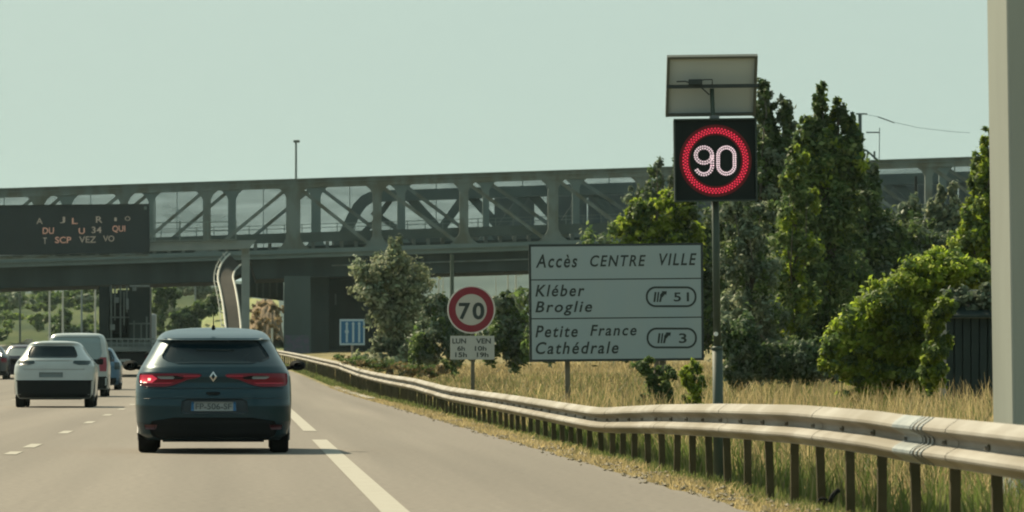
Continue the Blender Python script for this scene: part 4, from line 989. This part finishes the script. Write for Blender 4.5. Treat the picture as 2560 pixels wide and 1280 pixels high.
def leaves(lobes, Y, n, size, seed, depth=1.0, flat=.35):
    """leaf-shaped quads spread through ellipsoid lobes given in pixels at distance Y"""
    r = np.random.default_rng(seed)
    vol = np.array([l[2]*l[3]*(l[4] if len(l) > 4 else 1) for l in lobes], float); cnt = np.maximum(12, (n*vol/vol.sum())).astype(int)
    P0 = []; N0 = []
    for l, c in zip(lobes, cnt):
        x, _, z = P(l[0], l[1], Y); rx, rz = l[2]*Y/F, l[3]*Y/F; ry = max(rx, rz*.5)*depth; R3 = np.array([rx, ry, rz])
        K = int(np.clip(c/55, 5, 60))
        dk = r.normal(size=(K, 3)); dk /= np.linalg.norm(dk, axis=1)[:, None]; rk = r.uniform(.35, 1.08, K)
        ck = dk*rk[:, None]; sk = r.uniform(.13, .30, K)
        which = r.choice(K, c, p=sk/sk.sum())
        g3 = r.normal(size=(c, 3)); gl = np.linalg.norm(g3, axis=1)[:, None]; g3 = g3/gl*(r.uniform(0, 1, (c, 1))**.45)*np.where(r.uniform(0, 1, (c, 1)) < .28, 1.85, 1.05)
        q = ck[which]+g3*sk[which][:, None]*np.array([1, 1, 1.25]) + np.array([0, 0, .05])*r.uniform(0, 1, (c, 1))
        P0.append(np.array([x, Y, z])+q*R3); nn = g3*.7+dk[which]*.45; N0.append(nn/np.linalg.norm(nn, axis=1)[:, None])
    p = np.concatenate(P0); nr = np.concatenate(N0); m = len(p)
    nr = nr + r.normal(size=(m, 3))*.7 + np.array([0, 0, .25]); nr /= np.linalg.norm(nr, axis=1)[:, None]
    t = r.normal(size=(m, 3)); t -= nr*(t*nr).sum(1)[:, None]; t /= np.linalg.norm(t, axis=1)[:, None]; bt = np.cross(nr, t)
    s = size*r.uniform(.55, 1.35, m)[:, None]; w = s*r.uniform(.35, .6, m)[:, None]
    v = np.stack([p - t*s, p - bt*w + nr*s*.15, p + t*s, p + bt*w + nr*s*.15], 1).reshape(-1, 3)
    return v, m
def plant(name, label, cat, lobes, Y, n, size, mats, seed, trunk=None, group=None, depth=1.0, crown='crown'):
    bx = trunk[0] if trunk else sum(l[0] for l in lobes)/len(lobes)
    x = P(bx, 0, Y)[0]; zg = gz(Y) + lat(x - bend(Y))
    o = thing(name, label, cat, (x, Y, zg), group)
    for i, (mk, fr) in enumerate(mats):
        v, m = leaves(lobes, Y, int(n*fr), size, seed*7+i, depth)
        v[:, 2] = np.maximum(v[:, 2], zg+.02)
        c = fast_mesh(crown, (v-np.array([x, Y, zg])).astype(np.float32), np.arange(m*4), 4, LM[mk], o); c['kind'] = 'stuff'
    if trunk:
        r = random.Random(seed); top = P(trunk[1], trunk[2], Y); b = MB()
        pts = [(x + (top[0]-x)*t + r.uniform(-.05, .05)*(t > 0), Y + r.uniform(-.08, .08), zg-.1 + (top[2]-zg)*t) for t in [i/7 for i in range(8)]]
        b.tube(pts, trunk[3], 8, trunk[3]*.25); b.build('trunk', M_bark, o, True)
        b = MB()
        for k, l in enumerate(lobes[:10]):
            q = P(l[0], l[1], Y); t = r.uniform(.25, .75); p0 = Vector(pts[int(t*7)]); p1 = Vector((q[0], Y+r.uniform(-.5, .5), q[2]))
            mid = (p0+p1)/2 + Vector((r.uniform(-.15, .15), r.uniform(-.2, .2), r.uniform(-.1, .2)))
            b.tube([p0, mid, p1], trunk[3]*.35, 5, trunk[3]*.08)
        b.build('limbs', M_bark, o, True)
    return o
def spire(x, top, bot, w, n=6):          # a pointed poplar-like stack of lobes
    out = []
    for i in range(n):
        t = (i+.5)/n; out.append((x + 3*math.sin(i*2.1), top+(bot-top)*t, w*(.32+.68*t), (bot-top)/n*.85))
    return out
plant('willow_tree', 'pale silvery green tree standing right of the blue lane sign', 'tree',
      [(985,618,22,32),(975,660,50,40),(930,690,55,42),(1022,700,58,46),(905,720,30,28),(980,735,78,46),(950,790,42,42),(1010,800,72,60),(985,850,52,42),(1050,770,45,40),(1005,872,72,34),(985,908,80,26),(925,900,38,20),(1050,900,50,24)], 205, 15000, .10,
      [('silver', 1.0), ('grey', .25)], 3, (975, 978, 660, .16))
plant('dark_bush', 'dark green rounded bush between the silvery tree and the 70 sign', 'bush', [(1075,850,50,45),(1105,800,42,50),(1130,860,45,48),(1060,890,40,25),(1095,770,30,25)], 182, 7000, .09, [('grey', .7), ('mid', .4)], 4, None)
plant('dark_bush', 'dark green bush between the 70 sign and the large direction sign', 'bush', [(1270,790,45,50),(1240,850,50,55),(1300,860,50,60),(1255,760,25,25),(1290,745,22,26)], 178, 8000, .09, [('grey', .5), ('mid', .6)], 5, None)
plant('dark_bush', 'low dark bush directly behind the pole of the 70 sign', 'bush', [(1180,878,50,32),(1215,850,35,35),(1160,850,30,30)], 186, 4000, .09, [('dark', 1.0)], 6, None)
plant('leafy_tree', 'bright green tree rising just above the direction sign', 'tree', [(1565,585,42,45),(1620,560,50,50),(1675,575,50,55),(1640,510,35,36),(1700,530,40,45),(1600,640,70,60),(1680,660,70,70),(1720,600,45,60),(1590,520,22,24)], 150, 13000, .085,
      [('bright', .7), ('mid', .5)], 8, (1650, 1645, 520, .14))
plant('leafy_tree', 'grey green slender tree half hidden behind the lit speed board', 'tree', spire(1640, 405, 560, 45, 5)+spire(1690, 395, 560, 40, 5)+[(1600,500,36,40)], 215, 6000, .10, [('grey', .7), ('mid', .3)], 9, (1660, 1655, 430, .12))
plant('tall_tree', 'tall pointed dark tree close behind the right edge of the lit speed board', 'tree',
      spire(1909, 206, 440, 58, 6)+spire(1962, 255, 460, 54, 5)+[(1935,380,50,60)]+spire(1870, 330, 480, 50, 4)+[(1920,450,75,60),(1970,430,50,50),(1900,560,80,80),(1950,640,80,80),(1860,650,60,80),(1910,760,80,85),(1850,800,50,80),(1900,880,70,60)], 148, 30000, .085,
      [('dark', .45), ('mid', .5), ('grey', .25)], 10, (1915, 1912, 300, .2))
plant('tall_tree', 'tallest leafy tree with several pointed tops and a yellow green left flank', 'tree',
      spire(2055, 226, 440, 52, 6)+spire(2095, 250, 430, 50, 5)+spire(2128, 290, 450, 44, 4)+spire(2015, 295, 450, 52, 4)+[(2050,360,50,60),(2100,380,50,50),(2080,420,70,55),(2020,470,60,60),(2110,480,55,60),(2060,560,95,80),(1990,600,60,90),(2060,680,100,90),(1990,740,70,80),(2060,820,90,80),(1980,870,70,60)], 138, 34000, .08,
      [('dark', .4), ('mid', .75), ('bright', .08)], 11, (2065, 2070, 320, .22))
plant('leafy_tree', 'yellow green young tree in front of the tallest tree', 'tree', [(2000,390,26,40),(1982,450,34,45),(2012,510,36,45),(1978,560,40,50),(2005,620,44,50),(1968,680,42,50),(1998,740,46,50),(1965,800,40,50),(2000,860,40,40)], 130, 11000, .07, [('bright', .3), ('mid', .6)], 12, (1985, 1990, 430, .08))
plant('leafy_tree', 'loose grey green willow just right of the speed board pole', 'tree', [(1835,540,36,50),(1870,600,46,55),(1905,540,34,40),(1845,670,46,60),(1900,700,55,60),(1850,770,50,55),(1915,800,55,55),(1850,860,46,50),(1940,880,50,45),(1820,920,30,30),(1890,930,50,30)], 124, 17000, .06, [('grey', .75), ('silver', .15), ('mid', .2)], 41, (1870, 1872, 560, .1))
plant('tall_tree', 'dark broad tree right of the tallest tree under the railway mast', 'tree',
      [(2160,520,50,60),(2200,600,70,70),(2140,640,70,70),(2190,700,90,80),(2120,760,70,80),(2200,800,80,70),(2175,450,28,50),(2240,680,60,60)], 142, 18000, .085, [('dark', .7), ('mid', .4), ('grey', .15)], 13, (2170, 2168, 480, .16))
plant('leafy_tree', 'broad soft green tree filling the space above the sunlit bush', 'tree', [(2210,600,60,55),(2265,640,75,60),(2335,650,75,60),(2400,640,65,60),(2180,680,65,60),(2440,610,40,55),(2240,700,80,50),(2300,600,50,45)], 150, 20000, .08, [('mid', .55), ('grey', .55)], 43, (2280, 2282, 640, .12))
plant('leafy_shrub', 'loose grey green shrub under the far right end of the bridge', 'shrub', [(2265,545,40,48),(2240,600,50,50),(2300,610,55,45),(2270,660,80,50),(2330,660,60,45)], 168, 9000, .09, [('grey', .8), ('mid', .3)], 14, (2270, 2268, 540, .08))
plant('leafy_shrub', 'silvery upright shrub in front of the bridge near the square mast', 'shrub', spire(2350, 470, 600, 34, 5)+spire(2385, 455, 600, 34, 5)+[(2370,610,55,40),(2330,540,22,40),(2400,570,40,50)], 155, 8000, .08, [('silver', .35), ('grey', .6)], 15, (2370, 2372, 500, .06))
plant('leafy_tree', 'yellow green tree standing directly beside the big square mast', 'tree', spire(2474, 325, 520, 48, 6)+[(2445,440,30,50),(2460,540,50,60),(2430,600,50,55),(2480,620,60,70),(2450,690,60,50),(2520,560,60,90),(2560,640,80,110)], 118, 16000, .075, [('bright', .6), ('mid', .6)], 16, (2480, 2478, 380, .14))
plant('bright_bush', 'low sunlit shrub crowding the left end of the green shed', 'bush', [(2360,770,32,34),(2340,820,30,36),(2360,860,18,28),(2335,885,30,34),(2335,940,30,40)], 86, 7000, .05, [('bright', .6), ('mid', .5)], 42, None)
plant('bright_bush', 'large sunlit yellow green bush sloping down to the left behind the barrier', 'bush',
      [(2400,685,90,40),(2300,705,85,50),(2230,755,85,58),(2320,775,90,60),(2160,810,62,45),(2250,820,90,48),(2110,850,50,40),(2180,870,80,45),(2315,810,42,40),(2120,905,45,38),(2200,925,70,32),(2350,660,60,34),(2085,900,40,40),(2160,940,60,30),(2250,945,75,28),(2180,985,95,26),(2290,985,70,26),(2250,880,70,45),(2330,870,50,50),(2320,930,50,35)], 92, 54000, .05,
      [('bright', .9), ('mid', .3)], 17, None, depth=.8)
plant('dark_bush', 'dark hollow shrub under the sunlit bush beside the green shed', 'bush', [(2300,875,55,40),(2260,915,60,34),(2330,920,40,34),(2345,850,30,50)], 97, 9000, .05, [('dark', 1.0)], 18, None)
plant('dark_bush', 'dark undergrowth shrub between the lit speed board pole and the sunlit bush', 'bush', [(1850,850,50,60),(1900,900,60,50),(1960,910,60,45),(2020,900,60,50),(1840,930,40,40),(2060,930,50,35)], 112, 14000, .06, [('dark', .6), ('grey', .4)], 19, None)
plant('small_shrub', 'small bright shrub below the right corner of the direction sign', 'shrub', [(1733,930,22,34),(1738,965,26,28),(1718,950,18,24),(1733,1005,28,34),(1725,1040,26,26)], 84, 3500, .035, [('bright', .8), ('mid', .4)], 20, None)
plant('small_shrub', 'small dark shrub beside the right post of the direction sign', 'shrub', [(1625,925,34,26),(1640,955,30,26),(1600,918,20,16),(1680,935,22,22),(1635,995,34,30),(1670,985,24,30),(1635,1030,30,22)], 96, 3500, .045, [('dark', .7), ('mid', .5)], 21, None)
plant('dark_bush', 'wide dark thicket behind the direction sign', 'bush', [(1360,760,60,60),(1420,700,60,60),(1480,650,60,60),(1540,700,70,80),(1440,800,90,80),(1560,820,100,80),(1680,760,90,90),(1740,700,60,100),(1780,800,60,100),(1370,860,60,50),(1760,600,40,60),(1790,680,50,90),(1800,560,50,60)], 165, 20000, .10, [('dark', .6), ('mid', .5), ('grey', .4)], 22, None)
plant('dark_bush', 'far green thicket behind the right trees', 'bush', [(2000,700,200,140),(2200,720,200,110),(2350,760,160,110),(2500,760,160,160),(1850,700,100,160),(2600,700,160,220)], 190, 22000, .14, [('dark', .5), ('mid', .5), ('grey', .4)], 23, None, depth=.4)
plant('tall_tree', 'broad tree standing beyond the big square mast', 'tree', [(2750,520,120,140),(2850,640,140,130),(2700,720,130,130),(2900,800,120,110),(2780,860,160,90)], 150, 9000, .12, [('mid', .6), ('dark', .4)], 44, (2790, 2790, 500, .2))
plant('tall_tree', 'second broad tree further off beyond the big square mast', 'tree', [(3150,600,150,130),(3250,720,170,130),(3080,800,150,110),(3350,820,120,100)], 175, 8000, .13, [('mid', .6), ('grey', .4)], 45, (3200, 3200, 560, .2))
plant('dry_shrub', 'brown withered shrub spread over the tan earth heap under the bridge', 'shrub', [(640,775,22,16),(668,768,24,14),(694,780,16,20),(655,805,30,20),(686,815,22,20),(640,830,22,16),(668,840,36,16)], 503, 2200, .15, [('tan', 1.0)], 46, None)
# greenery beyond the bridge on the left
plant('dark_bush', 'dark tree clump on the bank right of the truck under the bridge', 'tree clump', [(405,730,25,30),(400,770,20,30),(395,805,18,20),(432,738,20,20),(505,775,40,20),(470,795,35,20),(535,758,20,24),(440,815,30,16)], 545, 7000, .26, [('dark', .9), ('mid', .3)], 25, None)
plant('round_bush', 'round dark bush in the meadow above the white van', 'bush', [(160,800,24,24),(166,830,30,22)], 600, 1800, .30, [('dark', .8), ('mid', .3)], 26, None)
plant('round_bush', 'small bush in the meadow left of the truck load', 'bush', [(208,815,16,18),(220,838,18,14)], 600, 900, .30, [('dark', .6), ('mid', .5)], 27, None)
GT = 'meadow trees far beyond the bridge at the left'
for k, (x, y, w, h, mk, lab) in enumerate(((20, 745, 60, 22, 'grey', 'pale tree row at the far left under the bridge'), (110, 742, 50, 20, 'dark', 'dark tree behind the two pale poles'), (200, 745, 60, 22, 'mid', 'green tree left of the truck load far away'), (40, 800, 34, 14, 'bright', 'sunny bush low in the meadow at the left edge'), (95, 812, 30, 16, 'bright', 'sunny bush between the dark pole and the pale pole'), (70, 770, 50, 9, 'dark', 'dark low hedge across the meadow'))):
    plant('meadow_tree', lab, 'tree', [(x, y, w, h), (x+w*.5, y+6, w*.5, h*.7), (x-w*.5, y+4, w*.5, h*.8)], 715+k*12, 1500, .38, [(mk, .7), ('mid', .4)], 30+k, None, GT)
rb = random.Random(9)
for k in range(40):
    x = rb.choice([rb.uniform(-20, 245), rb.uniform(385, 545)]); y = rb.uniform(722, 842); w = rb.uniform(16, 46); h = rb.uniform(7, 20)
    side = 'left of the truck' if x < 300 else 'right of the truck'
    o = plant('meadow_bush', 'small soft green bush scattered over the far hillside '+side, 'bush', [(x, y, w, h), (x+w*.6, y+4, w*.5, h*.7)], 735 - (y-722)*1.0, 700, .34, [(rb.choice(['mid', 'grey', 'dark', 'mid', 'dark']), .8)], 60+k, None, 'small bushes scattered over the far hillside')
for (x, y, w, h, lab) in ((470, 722, 50, 14, 'pale grey green treetops above the dark clump right of the truck'), (520, 730, 30, 16, 'pale tree top beside the pole right of the truck')):
    plant('meadow_tree', lab, 'tree', [(x, y, w, h), (x-w*.5, y+4, w*.5, h)], 640, 1800, .3, [('grey', .9)], 90+int(x), None, GT)
plant('roadside_shrub', 'low green weeds at the far end of the crash barrier', 'weeds', [(900,905,60,12),(980,915,70,14),(860,895,30,8),(1060,925,50,16),(1120,920,30,20)], 190, 5000, .06, [('mid', .6), ('tan', .5)], 40, None)

# ------------------------------------------------------------------ dark green shed with an overgrown roof
YH = 88.0; kh = YH / F; hx = P(2430, 0, YH)[0]
shed = thing('green_shed', 'dark green corrugated shed with a shaggy overgrown roof beside the square mast', 'shed', (hx, YH, .1))
M_shed = noisy('dark_green_sheet_metal', (.005,.015,.015), (.010,.022,.021), 3, .6)
hz = lambda py: CH-(py-VY)*kh-.1
hxx = lambda px: P(px, 0, YH)[0]-hx
b = MB(); b.box(hxx(2366), hxx(2560), .06, .9, 0, hz(792)); b.build('wall', M_shed, shed, world=False)
x = 2366
while x < 2555:
    b = MB(); b.box(hxx(x), hxx(x+17), .0+.02*(int(x)%3 == 0), .055, .02, hz(796)); b.build('wall_plank', M_shed, shed, world=False); x += 21
b = MB(); b.box(hxx(2362), hxx(2562), -.08, .0, hz(796), hz(789)); b.build('eaves_board', M_bridge, shed, world=False)
b = MB(); b.add([(hxx(2358), -.15, hz(788)), (hxx(2566), -.15, hz(788)), (hxx(2566), .8, hz(722)), (hxx(2375), .8, hz(722)), (hxx(2358), -.15, hz(794)), (hxx(2566), -.15, hz(794)), (hxx(2566), .9, hz(730)), (hxx(2375), .9, hz(730))],
               [(0,1,2,3),(7,6,5,4),(0,4,5,1),(1,5,6,2),(2,6,7,3),(3,7,4,0)]); b.build('roof', M_shed, shed, world=False)
v, m = leaves([(2400,755,46,30),(2450,745,50,32),(2500,750,60,34),(2375,775,26,18),(2430,775,60,16)], YH+.2, 5000, .05, 77, .7)
c = fast_mesh('roof_growth', (v-np.array([hx, YH, .1])).astype(np.float32), np.arange(m*4), 4, LM['grey'], shed); c['kind'] = 'stuff'

# ------------------------------------------------------------------ grass
def blades(name, n, X0, X1, Y0, Y1, h0, h1, w, m, seed, lean=.35, zoff=0, ypow=1.0, sfun=None):
    r = np.random.default_rng(seed)
    u = r.uniform(0, 1, n)**ypow; Y = Y0+(Y1-Y0)*u; s_ = r.uniform(X0, X1, n)
    if sfun: s_ = X0+(X1-X0)*r.uniform(0, 1, n)**sfun
    bd = np.where(Y > 120, -4.0e-5*(Y-120)**2, 0.0)
    gzz = np.interp(Y, np.arange(0, 700, 2.0), [gz(q) for q in np.arange(0, 700, 2.0)])
    lt = np.interp(s_, [3.4, 3.8, 4.3, 5.0, 6.5, 12, 30, 80], [-.05, -.03, -.10, -.14, -.12, .10, .25, .6])
    # patchy density and height
    pn = .5+.5*np.sin(Y*.9+s_*1.7+seed)*np.sin(Y*.31+s_*.8)+.25*np.sin(Y*2.3)*np.sin(s_*3.1)
    keep = r.uniform(0, 1, n) < np.clip(.35+.8*pn, .15, 1); Y, s_, bd, gzz, lt, pn = [a[keep] for a in (Y, s_, bd, gzz, lt, pn)]; n = len(Y)
    h = r.uniform(h0, h1, n)*np.clip(.6+.55*pn, .5, 1.3)
    base = np.stack([s_+bd, Y, gzz+lt+zoff-.02], 1)
    a = r.uniform(0, 2*np.pi, n); d = np.stack([np.cos(a), np.sin(a)], 1); L = r.uniform(0, lean, n)*h
    b2 = r.uniform(-.9, .9, n); side = np.stack([np.cos(b2), np.sin(b2), np.zeros(n)], 1)*(w*np.sqrt(Y/60.0)*r.uniform(.6, 1.3, n))[:, None]
    mid = base+np.stack([d[:, 0]*L*.35, d[:, 1]*L*.35, h*.55], 1); tip = base+np.stack([d[:, 0]*L, d[:, 1]*L, h], 1)
    v = np.stack([base-side, base+side, mid+side*.8, mid-side*.8, tip+side*.25, tip-side*.25], 1).reshape(-1, 3)
    k = np.arange(n)*6; f = np.stack([k, k+1, k+2, k+3, k+3, k+2, k+4, k+5], 1).ravel()
    o = fast_mesh(name, v.astype(np.float32), f, 4, m)
    return tag(o, kind='stuff')
G_dry = leafmat('dry_grass', [(.24,.185,.09), (.34,.27,.135), (.40,.33,.18), (.17,.16,.07)], transl=.5, ns=.35, lo=.42, hi=1.25)
G_ear = leafmat('pale_grass_stems', [(.34,.27,.14), (.42,.34,.18), (.26,.21,.10)], transl=.5)
G_green = leafmat('roadside_green_grass', [(.08,.12,.03), (.12,.16,.045), (.17,.19,.07), (.22,.21,.09)], transl=.35, ns=.5, lo=.55)
G_weed = leafmat('fresh_green_weeds', [(.07,.10,.025), (.10,.14,.035), (.14,.16,.055), (.20,.18,.09)], transl=.45)
tag(blades('tall_dry_grass', 62000, 5.0, 17, 38, 110, .10, .52, .008, G_dry, 1, .9), 'tall golden dry grass behind the crash barrier', 'grass')
tag(blades('far_dry_grass', 60000, 5.0, 22, 100, 260, .18, .62, .011, G_dry, 2, .8), 'dry grass slope beyond the signs', 'grass')
tag(blades('grass_stems', 9000, 5.0, 13, 40, 100, .45, .75, .005, G_ear, 3, .5), 'pale seed stems standing above the dry grass', 'grass')
tag(blades('roadside_grass', 52000, 3.95, 5.6, 31, 130, .03, .12, .006, G_green, 4, .5), 'short mixed grass under the crash barrier', 'grass')
tag(blades('roadside_weeds', 14000, 4.75, 6.2, 31, 90, .15, .42, .010, G_weed, 5, .5), 'fresh green weeds behind the barrier posts', 'weeds')
tag(blades('straw_edge', 30000, 3.62, 4.25, 31, 200, .04, .13, .006, G_ear, 6, 1.2, 0, 1, 1.6), 'bleached straw along the edge of the asphalt', 'grass')
tag(blades('mid_grass', 26000, 3.9, 6.2, 120, 330, .05, .2, .010, G_green, 7, .5), 'green and tan grass below the far part of the barrier', 'grass')
tag(blades('verge_green_grass', 64000, 4.9, 16, 40, 200, .15, .55, .009, G_green, 8, .8), 'green tufts mixed into the dry grass behind the barrier', 'grass')
# pale gravel lumps along the asphalt edge
r = random.Random(5); b = MB()
for i in range(1300):
    Y = r.uniform(33, 130); s_ = r.gauss(3.78, .12); q = r.uniform(.008, .03)
    cx, cz = s_+bend(Y), gz(Y)+.005+q*.2
    vs = [(cx+q*r.uniform(.7,1.3)*dx, Y+q*r.uniform(.7,1.5)*dy, cz+q*.6*dz) for dx, dy, dz in ((1,0,0),(-1,0,0),(0,1,0),(0,-1,0),(0,0,1),(0,0,-1))]
    b.add(vs, [(0,2,4),(2,1,4),(1,3,4),(3,0,4),(2,0,5),(1,2,5),(3,1,5),(0,3,5)])
tag(b.build('edge_gravel', noisy('pale_gravel', (.22,.185,.12), (.16,.135,.09), 8)), 'pale gravel and debris along the asphalt edge', 'gravel', None, 'stuff')
# a dark scrap of rubber lying on the verge at the bottom
x, _, z = P(2085, 1266, 39.5); sc = thing('rubber_scrap', 'dark torn scrap of rubber lying in the grass at the bottom of the picture', 'debris', (x, 39.5, .06))
b = MB(); b.tube([(-.03,0,-.02),(-.01,.0,.03),(.01,.02,.05),(.035,0,.07)], .018, 6); b.tube([(-.05,0,.0),(-.08,.02,.012),(-.11,0,.0)], .010, 5); b.build('scrap', M_blacks, sc, True, False)
# ------------------------------------------------------------------ thin summer haze round the whole place
hz_ = MB(); hz_.box(-2900, 2900, -60, 5900, -3, 160)
hm = bpy.data.materials.new('summer_haze'); hm.use_nodes = True; hm.node_tree.nodes.remove(hm.node_tree.nodes['Principled BSDF'])
pv = hm.node_tree.nodes.new('ShaderNodeVolumePrincipled'); pv.inputs['Color'].default_value = (.72, .95, .97, 1); pv.inputs['Density'].default_value = 0.000045; pv.inputs['Anisotropy'].default_value = 0.2
hm.node_tree.links.new(pv.outputs[0], hm.node_tree.nodes['Material Output'].inputs['Volume'])
ho = hz_.build('haze', hm); tag(ho, kind='stuff')
